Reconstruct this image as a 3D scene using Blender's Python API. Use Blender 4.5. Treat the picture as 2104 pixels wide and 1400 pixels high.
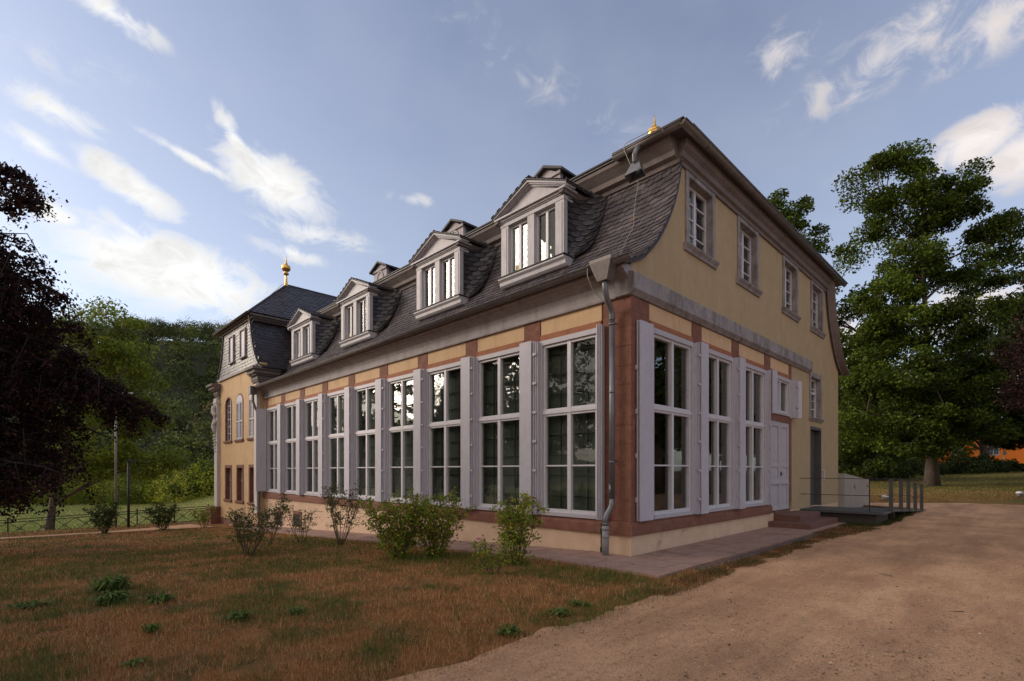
import bpy, math, random
import numpy as np
from mathutils import Vector, Matrix, noise
rng = np.random.default_rng(7); random.seed(7)
R = math.radians
scene = bpy.context.scene
for o in list(bpy.data.objects): bpy.data.objects.remove(o)
col = scene.collection

# ------------------------------------------------------------------ camera
CAMX, CAMY, CAMZ = -8.10, -5.12, 1.6
cd = bpy.data.cameras.new("camera"); cam = bpy.data.objects.new("camera", cd); col.objects.link(cam)
cam.location = (CAMX, CAMY, CAMZ); cam.rotation_euler = (R(90), 0, -math.atan2(.701, .713))
cd.sensor_width = 36; cd.lens = 1044/2104*36; cd.shift_y = 268/2104; cd.clip_start = .05; cd.clip_end = 3000
scene.camera = cam
# ------------------------------------------------------------------ sky
SUN_EL, SUN_AZ = R(17), R(-38)          # azimuth from +Y towards +X
w = bpy.data.worlds.new("World"); scene.world = w; w.use_nodes = True
nt = w.node_tree; nt.nodes.clear()
def wn(t, **k):
    n = nt.nodes.new(t)
    for a, b in k.items(): setattr(n, a, b)
    return n
L = nt.links.new
def wm(op, a, b=None, c=None, clamp=False):
    n = wn('ShaderNodeMath', operation=op, use_clamp=clamp)
    for i, v in enumerate((a, b, c)):
        if v is None: continue
        if isinstance(v, (int, float)): n.inputs[i].default_value = v
        else: L(v, n.inputs[i])
    return n.outputs[0]
sky = wn('ShaderNodeTexSky', sky_type='NISHITA'); sky.sun_disc = False
sky.sun_elevation = SUN_EL; sky.sun_rotation = SUN_AZ; sky.air_density = 1.0; sky.dust_density = 1.2; sky.ozone_density = 2.0
geo = wn('ShaderNodeTexCoord'); sep = wn('ShaderNodeSeparateXYZ'); L(geo.outputs['Generated'], sep.inputs[0])
az = wm('ARCTAN2', sep.outputs[0], sep.outputs[1]); el = wm('ARCSINE', sep.outputs[2])
comb = wn('ShaderNodeCombineXYZ'); L(az, comb.inputs[0]); L(el, comb.inputs[1])
def px2ae(x, y):
    a = (x-1052)/1044; dx, dy = .713*a+.701, -.701*a+.713; b = (968-y)/1044
    return math.atan2(dx, dy), math.atan2(b, math.hypot(dx, dy))
# clouds as patches of a noise field round given azimuths and elevations: (px,py, rx,ry, tilt deg, strength)
CL = [(350,560,225,80,-8,1.35),(275,480,90,20,-25,.8),(270,385,130,40,-22,1.05),(400,330,120,14,-14,.8),(485,290,75,26,-52,.9),
      (565,380,125,68,-20,1.15),(110,225,120,40,-10,.75),(80,300,80,26,-18,.8),(110,440,85,26,-8,1.0),(225,25,120,36,-8,.85),
      (640,480,130,30,-5,.7),(600,520,90,20,-8,.75),(850,410,60,16,0,.4),
      (2010,290,120,58,12,1.35),(2100,320,110,70,10,1.2),(1830,105,290,75,14,.56),(2050,50,190,80,10,.64),(1600,110,90,60,10,.55),
      (1990,640,190,60,0,1.0),(1730,700,90,80,0,1.0),(2080,760,200,60,0,1.0),(1740,370,60,20,0,.3),(1100,160,420,60,-25,.22),(60,110,300,60,10,.2),
      (-300,500,300,120,0,1.1),(-500,250,250,90,20,1.0)]
nz = wn('ShaderNodeTexNoise', noise_dimensions='3D'); mp = wn('ShaderNodeMapping'); mp.inputs['Scale'].default_value = (7, 11, 1); mp.inputs['Rotation'].default_value = (0, 0, R(16))
L(comb.outputs[0], mp.inputs[0]); L(mp.outputs[0], nz.inputs['Vector']); nz.inputs['Scale'].default_value = 2.0
nz.inputs['Detail'].default_value = 9; nz.inputs['Roughness'].default_value = .64; nz.inputs['Distortion'].default_value = .7
nz2 = wn('ShaderNodeTexNoise'); L(mp.outputs[0], nz2.inputs['Vector']); nz2.inputs['Scale'].default_value = .7; nz2.inputs['Detail'].default_value = 4
acc = None
for (px_, py_, rx, ry, tilt, st) in CL:
    a0, e0 = px2ae(px_, py_)
    a1, _ = px2ae(px_+rx, py_); _, e1 = px2ae(px_, py_-ry)
    m = wn('ShaderNodeMapping', vector_type='TEXTURE'); L(comb.outputs[0], m.inputs[0])
    m.inputs['Location'].default_value = (a0, e0, 0); m.inputs['Rotation'].default_value = (0, 0, R(tilt)); m.inputs['Scale'].default_value = (abs(a1-a0)*1.3, abs(e1-e0)*1.3, 1)
    ln = wn('ShaderNodeVectorMath', operation='LENGTH'); L(m.outputs[0], ln.inputs[0])
    v = wm('MULTIPLY', wm('SUBTRACT', 1.0, ln.outputs['Value'], clamp=True), st)
    acc = v if acc is None else wm('MAXIMUM', acc, v)
dens = wm('ADD', wm('MULTIPLY', acc, 1.5), wm('MULTIPLY', wm('SUBTRACT', nz.outputs[0], .5), 3.0))
dens = wm('ADD', dens, wm('MULTIPLY', wm('SUBTRACT', nz2.outputs[0], .5), .5))
mr = wn('ShaderNodeMapRange', interpolation_type='SMOOTHSTEP'); L(dens, mr.inputs[0])
mr.inputs[1].default_value = .12; mr.inputs[2].default_value = 1.25
msk = wm('MULTIPLY', mr.outputs[0], wm('MULTIPLY', acc, 4, clamp=True))
# thin general veil, stronger low down
veil = wm('MULTIPLY', wm('SUBTRACT', 1.0, wm('MULTIPLY', el, 1.15), clamp=True), .42)
veil = wm('ADD', veil, wm('MULTIPLY', wm('SUBTRACT', nz2.outputs[0], .42), .55), clamp=True)
hsv = wn('ShaderNodeHueSaturation'); hsv.inputs['Saturation'].default_value = .72; hsv.inputs['Hue'].default_value = .515; hsv.inputs['Value'].default_value = 1.0
L(sky.outputs[0], hsv.inputs['Color'])
SKY = .093
mul = wn('ShaderNodeVectorMath', operation='SCALE'); L(hsv.outputs[0], mul.inputs[0]); mul.inputs['Scale'].default_value = SKY
mixv = wn('ShaderNodeMix', data_type='RGBA'); L(wm('MULTIPLY', veil, .75), mixv.inputs[0]); L(mul.outputs[0], mixv.inputs[6])
mixv.inputs[7].default_value = (.235, .262, .31, 1)
mixc = wn('ShaderNodeMix', data_type='RGBA'); L(wm('MULTIPLY', msk, .93), mixc.inputs[0]); L(mixv.outputs[2], mixc.inputs[6])
# cloud colour: bright near the hidden sun (north), pinkish grey away from it
cr = wn('ShaderNodeMapRange'); L(az, cr.inputs[0]); cr.inputs[1].default_value = .3; cr.inputs[2].default_value = 1.4
cc = wn('ShaderNodeMix', data_type='RGBA'); L(cr.outputs[0], cc.inputs[0]); cc.inputs[6].default_value = (.47, .465, .45, 1); cc.inputs[7].default_value = (.42, .385, .37, 1)
cs = wn('ShaderNodeMapRange'); L(nz.outputs[0], cs.inputs[0]); cs.inputs[1].default_value = .35; cs.inputs[2].default_value = .72; cs.inputs[3].default_value = 1.06; cs.inputs[4].default_value = .72
cv = wn('ShaderNodeVectorMath', operation='SCALE'); L(cc.outputs[2], cv.inputs[0]); L(cs.outputs[0], cv.inputs['Scale']); L(cv.outputs[0], mixc.inputs[7])
# warm bright evening cloud cover over the south-western half of the sky
dw = wn('ShaderNodeVectorMath', operation='DOT_PRODUCT'); L(geo.outputs['Generated'], dw.inputs[0]); dw.inputs[1].default_value = (-.96, -.10, .10)
wr = wn('ShaderNodeMapRange', interpolation_type='SMOOTHSTEP'); L(dw.outputs['Value'], wr.inputs[0]); wr.inputs[1].default_value = .08; wr.inputs[2].default_value = .75
wmix = wn('ShaderNodeMix', data_type='RGBA'); L(wm('MULTIPLY', wr.outputs[0], wm('ADD', .45, nz.outputs[0], clamp=True)), wmix.inputs[0]); L(mixc.outputs[2], wmix.inputs[6]); wmix.inputs[7].default_value = (.56, .485, .43, 1)
bg = wn('ShaderNodeBackground'); L(wmix.outputs[2], bg.inputs[0]); bg.inputs[1].default_value = 1.0
out = wn('ShaderNodeOutputWorld'); L(bg.outputs[0], out.inputs[0])
# ------------------------------------------------------------------ sun behind cloud, exposure
sd = bpy.data.lights.new("sun", 'SUN'); so = bpy.data.objects.new("sun", sd); col.objects.link(so)
sd.energy = 1.2; sd.angle = R(24); sd.color = (1, .86, .72)
sv = Vector((math.sin(SUN_AZ)*math.cos(SUN_EL), math.cos(SUN_AZ)*math.cos(SUN_EL), math.sin(SUN_EL)))
so.rotation_euler = sv.to_track_quat('Z', 'Y').to_euler()
scene.view_settings.view_transform = 'Standard'; scene.view_settings.look = 'None'; scene.view_settings.exposure = 1.22; scene.view_settings.gamma = 1
scene.render.engine = 'CYCLES'

# ------------------------------------------------------------------ materials
MAT = {}
def mat(name, c1, c2=None, rough=.7, scale=6, metal=0, bump=0, bscale=60, detail=6, spec=.5, c3=None, s3=1.2, f3=(.5, .7), stretch=None, st3=None):
    if name in MAT: return MAT[name]
    m = bpy.data.materials.new(name); m.use_nodes = True; t = m.node_tree; t.nodes.clear(); l = t.links.new
    o = t.nodes.new('ShaderNodeOutputMaterial'); p = t.nodes.new('ShaderNodeBsdfPrincipled'); l(p.outputs[0], o.inputs[0])
    p.inputs['Roughness'].default_value = rough; p.inputs['Metallic'].default_value = metal; p.inputs['Specular IOR Level'].default_value = spec
    tc = t.nodes.new('ShaderNodeTexCoord'); src = tc.outputs['Object']
    if stretch:
        mpn = t.nodes.new('ShaderNodeMapping'); mpn.inputs['Scale'].default_value = stretch; l(src, mpn.inputs[0]); src = mpn.outputs[0]
    n = t.nodes.new('ShaderNodeTexNoise'); n.inputs['Scale'].default_value = scale; n.inputs['Detail'].default_value = detail; n.inputs['Roughness'].default_value = .65
    l(src, n.inputs['Vector'])
    r = t.nodes.new('ShaderNodeValToRGB'); l(n.outputs[0], r.inputs[0])
    c2 = c2 or tuple(x*.8 for x in c1)
    r.color_ramp.elements[0].position = .32; r.color_ramp.elements[0].color = (*c2, 1); r.color_ramp.elements[1].position = .68; r.color_ramp.elements[1].color = (*c1, 1)
    csock = r.outputs[0]
    if c3:
        n3 = t.nodes.new('ShaderNodeTexNoise'); n3.inputs['Scale'].default_value = s3; n3.inputs['Detail'].default_value = 8; n3.inputs['Roughness'].default_value = .7
        if st3:
            m3 = t.nodes.new('ShaderNodeMapping'); m3.inputs['Scale'].default_value = st3; l(src, m3.inputs[0]); l(m3.outputs[0], n3.inputs['Vector'])
        else: l(src, n3.inputs['Vector'])
        mr = t.nodes.new('ShaderNodeMapRange'); l(n3.outputs[0], mr.inputs[0]); mr.inputs[1].default_value = f3[0]; mr.inputs[2].default_value = f3[1]
        mx = t.nodes.new('ShaderNodeMix'); mx.data_type = 'RGBA'; l(mr.outputs[0], mx.inputs[0]); l(csock, mx.inputs[6]); mx.inputs[7].default_value = (*c3, 1); csock = mx.outputs[2]
    l(csock, p.inputs['Base Color'])
    if bump:
        nb = t.nodes.new('ShaderNodeTexNoise'); nb.inputs['Scale'].default_value = bscale; nb.inputs['Detail'].default_value = 5; l(tc.outputs['Object'], nb.inputs['Vector'])
        b = t.nodes.new('ShaderNodeBump'); b.inputs['Strength'].default_value = bump; b.inputs['Distance'].default_value = .02; l(nb.outputs[0], b.inputs['Height']); l(b.outputs[0], p.inputs['Normal'])
    MAT[name] = m; return m
def attr_mat(name, rough=.55, trans=.25, spec=.3, gain=1.0, nscale=0):
    m = bpy.data.materials.new(name); m.use_nodes = True; t = m.node_tree; t.nodes.clear(); l = t.links.new
    o = t.nodes.new('ShaderNodeOutputMaterial'); p = t.nodes.new('ShaderNodeBsdfPrincipled')
    p.inputs['Roughness'].default_value = rough; p.inputs['Specular IOR Level'].default_value = spec
    a = t.nodes.new('ShaderNodeAttribute'); a.attribute_name = 'Col'; c = a.outputs['Color']
    if nscale:
        tc = t.nodes.new('ShaderNodeTexCoord'); n = t.nodes.new('ShaderNodeTexNoise'); n.inputs['Scale'].default_value = nscale; n.inputs['Detail'].default_value = 6; l(tc.outputs['Object'], n.inputs['Vector'])
        mr = t.nodes.new('ShaderNodeMapRange'); l(n.outputs[0], mr.inputs[0]); mr.inputs[1].default_value = .3; mr.inputs[2].default_value = .7; mr.inputs[3].default_value = .72; mr.inputs[4].default_value = 1.2
        vm = t.nodes.new('ShaderNodeVectorMath'); vm.operation = 'SCALE'; l(c, vm.inputs[0]); l(mr.outputs[0], vm.inputs['Scale']); c = vm.outputs[0]
    l(c, p.inputs['Base Color'])
    if trans:
        tr = t.nodes.new('ShaderNodeBsdfTranslucent'); l(c, tr.inputs[0]); mx = t.nodes.new('ShaderNodeMixShader'); mx.inputs[0].default_value = trans
        l(p.outputs[0], mx.inputs[1]); l(tr.outputs[0], mx.inputs[2]); l(mx.outputs[0], o.inputs[0])
    else: l(p.outputs[0], o.inputs[0])
    MAT[name] = m; return m
def glass_mat():
    m = bpy.data.materials.new('window_glass'); m.use_nodes = True; t = m.node_tree; t.nodes.clear(); l = t.links.new
    o = t.nodes.new('ShaderNodeOutputMaterial'); g = t.nodes.new('ShaderNodeBsdfGlossy'); g.inputs['Roughness'].default_value = .012
    tr = t.nodes.new('ShaderNodeBsdfTransparent'); tr.inputs[0].default_value = (.8, .84, .82, 1); ge = t.nodes.new('ShaderNodeNewGeometry'); dt = t.nodes.new('ShaderNodeVectorMath'); dt.operation = 'DOT_PRODUCT'; l(ge.outputs['Normal'], dt.inputs[0]); l(ge.outputs['Incoming'], dt.inputs[1])
    def mm(op, a, b=None):
        n = t.nodes.new('ShaderNodeMath'); n.operation = op
        for i, v in enumerate((a, b)):
            if v is None: continue
            if isinstance(v, float): n.inputs[i].default_value = v
            else: l(v, n.inputs[i])
        return n
    fr = mm('ADD', mm('MULTIPLY', mm('POWER', mm('SUBTRACT', 1.0, mm('ABSOLUTE', dt.outputs['Value']).outputs[0]).outputs[0], 4.0).outputs[0], .85).outputs[0], .045)
    tc = t.nodes.new('ShaderNodeTexCoord'); n = t.nodes.new('ShaderNodeTexNoise'); n.inputs['Scale'].default_value = 1.7; n.inputs['Detail'].default_value = 2; l(tc.outputs['Object'], n.inputs['Vector'])
    b = t.nodes.new('ShaderNodeBump'); b.inputs['Strength'].default_value = .035; b.inputs['Distance'].default_value = .08; l(n.outputs[0], b.inputs['Height']); l(b.outputs[0], g.inputs['Normal'])
    mx = t.nodes.new('ShaderNodeMixShader'); l(fr.outputs[0], mx.inputs[0]); l(tr.outputs[0], mx.inputs[1]); l(g.outputs[0], mx.inputs[2]); l(mx.outputs[0], o.inputs[0])
    MAT['glass'] = m; return m
GLASS = glass_mat()
MORT2 = None
PLASTER = mat('plaster_ochre', (.64, .445, .27), (.57, .39, .235), .9, 3, bump=.35, bscale=90, c3=(.40, .28, .165), s3=2.2, f3=(.52, .8), st3=(1.6, 1.6, .35))
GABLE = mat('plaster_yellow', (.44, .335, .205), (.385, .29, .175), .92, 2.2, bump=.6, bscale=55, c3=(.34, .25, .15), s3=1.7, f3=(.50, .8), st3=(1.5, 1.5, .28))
PLINTH = mat('plaster_plinth', (.66, .48, .35), (.57, .40, .28), .9, 2.5, bump=.4, bscale=50, c3=(.36, .22, .15), s3=1.6, f3=(.56, .78))
PAVPL = mat('plaster_pavilion', (.60, .42, .24), (.53, .365, .21), .9, 2.5, bump=.3, bscale=60, c3=(.42, .28, .16), s3=1.7, f3=(.5, .8), st3=(1.5, 1.5, .3))
STONE = mat('red_sandstone', (.23, .098, .066), (.15, .060, .042), .85, 5, bump=.5, bscale=40, c3=(.30, .16, .11), s3=3.5, f3=(.56, .75))
BEAM = mat('painted_beam', (.36, .145, .07), (.27, .10, .05), .8, 7, bump=.4, bscale=50, c3=(.20, .08, .045), s3=2.5, f3=(.55, .75))
MORTAR = mat('mortar', (.27, .15, .11), None, .9, 9)
DORMP = mat('dormer_paint', (.45, .435, .47), (.39, .375, .40), .6, 5, bump=.15, bscale=30, c3=(.24, .215, .22), s3=3.5, f3=(.52, .78), st3=(2, 2, .5))
FRAME = mat('window_paint_grey', (.44, .425, .48), (.39, .375, .425), .5, 8, bump=.1, bscale=30, c3=(.34, .31, .34), s3=5, f3=(.6, .8))
WHITE = mat('window_paint_pale', (.58, .57, .62), (.51, .50, .55), .45, 8)
SHUT = mat('shutter_paint', (.48, .465, .54), (.43, .415, .48), .55, 5, bump=.12, bscale=40, c3=(.35, .325, .365), s3=3, f3=(.52, .8), st3=(2.5, 2.5, .3))
CORN = mat('cornice_paint', (.36, .335, .355), (.29, .265, .28), .75, 4, bump=.2, bscale=30, c3=(.17, .14, .135), s3=2.6, f3=(.50, .8), st3=(1.4, 1.4, .5))
CORNW = mat('cornice_weathered', (.31, .29, .30), (.22, .20, .205), .85, 5, bump=.3, bscale=30, c3=(.11, .095, .09), s3=3.2, f3=(.46, .70), st3=(1.4, 1.4, .5))
SOFF = mat('soffit_board', (.185, .155, .15), (.14, .115, .11), .8, 5, bump=.2, bscale=25, c3=(.10, .078, .07), s3=2.2, f3=(.5, .75))
SLATE = attr_mat('slate', .36, 0, .62, nscale=9)
SLATEU = mat('slate_underlay', (.045, .04, .045), None, .7, 9)
ZINC = mat('zinc_gutter', (.17, .15, .15), (.11, .095, .09), .5, 6, metal=.35, c3=(.08, .065, .06), s3=3, f3=(.5, .75))
PIPEM = mat('zinc_pipe', (.20, .21, .23), (.14, .145, .16), .45, 5, metal=.5, c3=(.09, .085, .085), s3=4, f3=(.55, .75))
IRONP = mat('cast_pipe', (.26, .25, .26), (.19, .18, .19), .6, 9)
GOLD = mat('gilding', (.83, .50, .14), (.62, .34, .08), .32, 20, metal=1)
IRON = mat('dark_iron', (.022, .02, .02), None, .6, 12)
WIRE = mat('conductor_wire', (.42, .39, .38), None, .5, 12, metal=.4)
BLIND = mat('inner_blind', (.16, .16, .15), (.13, .13, .12), .9, 3)
GRILLE = mat('grille_bar', (.012, .012, .013), None, .6, 9)
DARK = mat('dark_interior', (.03, .028, .027), None, .95, 3)
CURT = mat('curtain', (.10, .10, .11), (.07, .07, .075), .9, 5)
BLINDW = mat('white_blind', (.62, .60, .64), None, .8, 3)
DOORG = mat('dark_door', (.075, .075, .08), (.055, .055, .06), .55, 6)
SLAB = mat('paving_slab', (.37, .235, .185), (.29, .18, .145), .85, 5, bump=.3, bscale=40, c3=(.17, .105, .085), s3=1.6, f3=(.5, .75))
STEP = mat('step_sandstone', (.17, .085, .068), (.12, .058, .046), .85, 6, bump=.3, bscale=40)
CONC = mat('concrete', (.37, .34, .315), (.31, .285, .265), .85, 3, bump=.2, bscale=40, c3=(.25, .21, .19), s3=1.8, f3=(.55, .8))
DECK = mat('steel_deck', (.10, .105, .115), (.075, .078, .085), .5, 9, metal=.4)
BARK = mat('bark', (.10, .075, .055), (.05, .037, .028), .95, 9, bump=1, bscale=18, stretch=(1, 1, .25))
BARKL = mat('bark_pale', (.11, .08, .06), (.06, .045, .035), .95, 9, bump=1, bscale=18, stretch=(1, 1, .25))
STEM = mat('rose_stem', (.12, .085, .045), (.06, .04, .025), .8, 20)
ORANGE = mat('orange_render', (.85, .22, .015), (.75, .18, .012), .85, 2)
REDROOF = mat('red_roof', (.30, .09, .05), None, .8, 3)
WHITER = mat('pale_render', (.55, .52, .48), None, .85, 2)
ASPH = mat('asphalt', (.10, .095, .10), None, .9, 6)
LEAF = attr_mat('leaf', .6, .35, .15)
LEAFD = attr_mat('leaf_dark', .75, .15, .08)
GRASSM = attr_mat('grass_blade', .7, .2, .15)
STRAW = attr_mat('litter', .9, 0, .1)

# ------------------------------------------------------------------ helpers
def tag(o, label=None, cat=None, group=None, kind=None):
    if label: o['label'] = label
    if cat: o['category'] = cat
    if group: o['group'] = group
    if kind: o['kind'] = kind
    return o
def empty(name, loc=(0, 0, 0), rz=0, label=None, cat=None, group=None):
    o = bpy.data.objects.new(name, None); o.empty_display_size = .2; col.objects.link(o); o.location = loc; o.rotation_euler.z = rz
    return tag(o, label, cat, group)
class MB:
    def __init__(s): s.v = []; s.f = []; s.c = []
    def quad(s, a, b, c, d):
        i = len(s.v); s.v += [a, b, c, d]; s.f.append((i, i+1, i+2, i+3))
    def poly(s, P):
        i = len(s.v); s.v += list(P); s.f.append(tuple(range(i, i+len(P))))
    def box(s, x0, x1, y0, y1, z0, z1):
        if x0 > x1: x0, x1 = x1, x0
        if y0 > y1: y0, y1 = y1, y0
        if z0 > z1: z0, z1 = z1, z0
        i = len(s.v)
        s.v += [(x0,y0,z0),(x1,y0,z0),(x1,y1,z0),(x0,y1,z0),(x0,y0,z1),(x1,y0,z1),(x1,y1,z1),(x0,y1,z1)]
        s.f += [(i,i+3,i+2,i+1),(i+4,i+5,i+6,i+7),(i,i+1,i+5,i+4),(i+1,i+2,i+6,i+5),(i+2,i+3,i+7,i+6),(i+3,i,i+4,i+7)]
        return s
    def prism(s, A, B):
        i = len(s.v); n = len(A); s.v += list(A)+list(B)
        s.f.append(tuple(range(i, i+n))[::-1]); s.f.append(tuple(range(i+n, i+2*n)))
        for k in range(n):
            j = (k+1) % n; s.f.append((i+k, i+j, i+n+j, i+n+k))
        return s
    def loft(s, rings, closed=True, cap=True):
        i = len(s.v); n = len(rings[0])
        for r in rings: s.v += list(r)
        for a in range(len(rings)-1):
            for k in range(n if closed else n-1):
                j = (k+1) % n; s.f.append((i+a*n+k, i+a*n+j, i+(a+1)*n+j, i+(a+1)*n+k))
        if cap and closed:
            s.f.append(tuple(range(i, i+n))[::-1]); s.f.append(tuple(range(i+(len(rings)-1)*n, i+len(rings)*n)))
        return s
    def tube(s, P, rad, n=8, arc=None):
        P = [Vector(p) for p in P]; rings = []
        rad = rad if isinstance(rad, (list, tuple)) else [rad]*len(P)
        ref = None
        for k, p in enumerate(P):
            t = (P[min(k+1, len(P)-1)]-P[max(k-1, 0)]).normalized()
            if ref is None: ref = Vector((0, 0, 1)) if abs(t.z) < .9 else Vector((1, 0, 0))
            u = t.cross(ref).normalized(); v = u.cross(t).normalized(); ref = v
            rings.append([tuple(p+(u*math.cos(2*math.pi*a/n)+v*math.sin(2*math.pi*a/n))*rad[k]) for a in range(n)])
        return s.loft(rings)
    def lathe(s, c, prof, n=16):
        rings = [[(c[0]+r*math.cos(2*math.pi*a/n), c[1]+r*math.sin(2*math.pi*a/n), c[2]+z) for a in range(n)] for r, z in prof]
        return s.loft(rings)
    def ball(s, c, r, n=10, sq=(1, 1, 1)):
        rings = []
        for a in range(1, n):
            th = math.pi*a/n; rr = math.sin(th)*r; z = -math.cos(th)*r
            rings.append([(c[0]+rr*math.cos(2*math.pi*k/n)*sq[0], c[1]+rr*math.sin(2*math.pi*k/n)*sq[1], c[2]+z*sq[2]) for k in range(n)])
        return s.loft(rings)
    def build(s, name, m, parent=None, smooth=False):
        me = bpy.data.meshes.new(name); me.from_pydata([tuple(p) for p in s.v], [], s.f); me.update()
        me.materials.append(m)
        if s.c:
            a = me.color_attributes.new('Col', 'FLOAT_COLOR', 'POINT'); a.data.foreach_set('color', np.array(s.c, dtype=np.float32).ravel())
        if smooth:
            me.polygons.foreach_set('use_smooth', [True]*len(me.polygons))
        o = bpy.data.objects.new(name, me); col.objects.link(o)
        if parent is not None: o.parent = parent
        return o
def np_mesh(name, V, nper, C, m, parent=None, smooth=False):
    """V (N*nper,3) faces of nper verts each, C (N,3) colours"""
    N = len(V)//nper; me = bpy.data.meshes.new(name)
    me.vertices.add(len(V)); me.vertices.foreach_set('co', V.astype(np.float32).ravel())
    me.loops.add(N*nper); me.loops.foreach_set('vertex_index', np.arange(N*nper, dtype=np.int32))
    me.polygons.add(N); me.polygons.foreach_set('loop_start', np.arange(0, N*nper, nper, dtype=np.int32))
    try: me.polygons.foreach_set('loop_total', np.full(N, nper, dtype=np.int32))
    except Exception: pass
    me.update(calc_edges=True)
    a = me.color_attributes.new('Col', 'FLOAT_COLOR', 'POINT')
    cc = np.ones((N*nper, 4), dtype=np.float32); cc[:, :3] = np.repeat(C, nper, axis=0); a.data.foreach_set('color', cc.ravel())
    me.materials.append(m)
    o = bpy.data.objects.new(name, me); col.objects.link(o)
    if parent is not None: o.parent = parent
    return o
def unit(a): return a/np.maximum(np.linalg.norm(a, axis=1, keepdims=True), 1e-9)
def leaves(name, P, size, C, m, parent=None, up=.4, aspect=.62, out=None, droop=0):
    """leaf shaped four point faces at P; size (n,), C (n,3); out optional preferred normal"""
    n = len(P); N = rng.normal(size=(n, 3)); N = unit(N)
    if out is not None: N = N*.75+out
    N[:, 2] += up; N = unit(N)
    T = rng.normal(size=(n, 3)); T[:, 2] -= droop; T = unit(T-N*(T*N).sum(1, keepdims=True)); B = np.cross(N, T)
    s = size[:, None]; q = np.empty((n, 4, 3))
    q[:, 0] = P-T*s*.5; q[:, 1] = P+B*s*.5*aspect+T*s*.05+N*s*.08; q[:, 2] = P+T*s*.5; q[:, 3] = P-B*s*.5*aspect+T*s*.05+N*s*.08
    return np_mesh(name, q.reshape(-1, 3), 4, C, m, parent)
def lcol(n, cols, jit=.15, p=None):
    cols = np.array(cols); k = rng.choice(len(cols), n, p=p); c = cols[k]
    return np.clip(c*(1+rng.normal(scale=jit, size=(n, 1)))*(1+rng.normal(scale=.05, size=(n, 3))), .003, 1)
def sst(a, b, x):
    t = np.clip((x-a)/(b-a), 0, 1); return t*t*(3-2*t)
def hz(x, y):
    """terrain height"""
    y = np.asarray(y, float); x = np.asarray(x, float)
    yl = np.where(y < 1, 0, np.where(y < 30, -.05*(y-1), -1.45-.8*sst(30, 34, y)-1.3*sst(34, 52, y)))
    zr = np.clip(.03*(x-25), 0, 1.5)
    wl = 1-sst(6, 22, x)
    return yl*wl + zr*(1-wl)*(1-sst(60, 140, y)) + (-3.5)*(1-wl)*sst(60, 120, y)
F = 1044.
def ray(px):
    a = (px-1052)/F; return .713*a+.701, -.701*a+.713
def at(px, py, t):
    dx, dy = ray(px); return np.array((CAMX+t*dx, CAMY+t*dy, CAMZ+t*(968-py)/F))

# ================================================================== GROUND
def axis(a, b, near0, near1, d, D):
    L_ = [near0]
    x = near0; s = d
    while x > a: s = min(s*1.25, D); x -= s; L_.append(x)
    L_ = L_[::-1]; x = near0
    while x < near1: x += d; L_.append(x)
    s = d
    while x < b: s = min(s*1.25, D); x += s; L_.append(x)
    return np.array(L_)
gx = axis(-600, 700, -14, 30, .5, 40); gy = axis(-600, 700, -8, 60, .5, 40)
GX, GY = np.meshgrid(gx, gy); GZ = hz(GX, GY)
und = np.vectorize(lambda a, b: noise.noise(Vector((a*.5, b*.5, 0))))(GX, GY)*.025*(np.hypot(GX-CAMX, GY-CAMY) < 60)
lawnmask = (sst(-1.9, -.6, GY))*(GX < -1.3) + 0.0
GZ = GZ + und*lawnmask
nx, ny = len(gx), len(gy)
me = bpy.data.meshes.new('ground')
V = np.stack([GX, GY, GZ], -1).reshape(-1, 3)
idx = np.arange(nx*ny).reshape(ny, nx)
Fc = np.stack([idx[:-1, :-1], idx[:-1, 1:], idx[1:, 1:], idx[1:, :-1]], -1).reshape(-1, 4)
me.from_pydata(V.tolist(), [], Fc.tolist()); me.update(); me.polygons.foreach_set('use_smooth', [True]*len(me.polygons))
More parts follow.
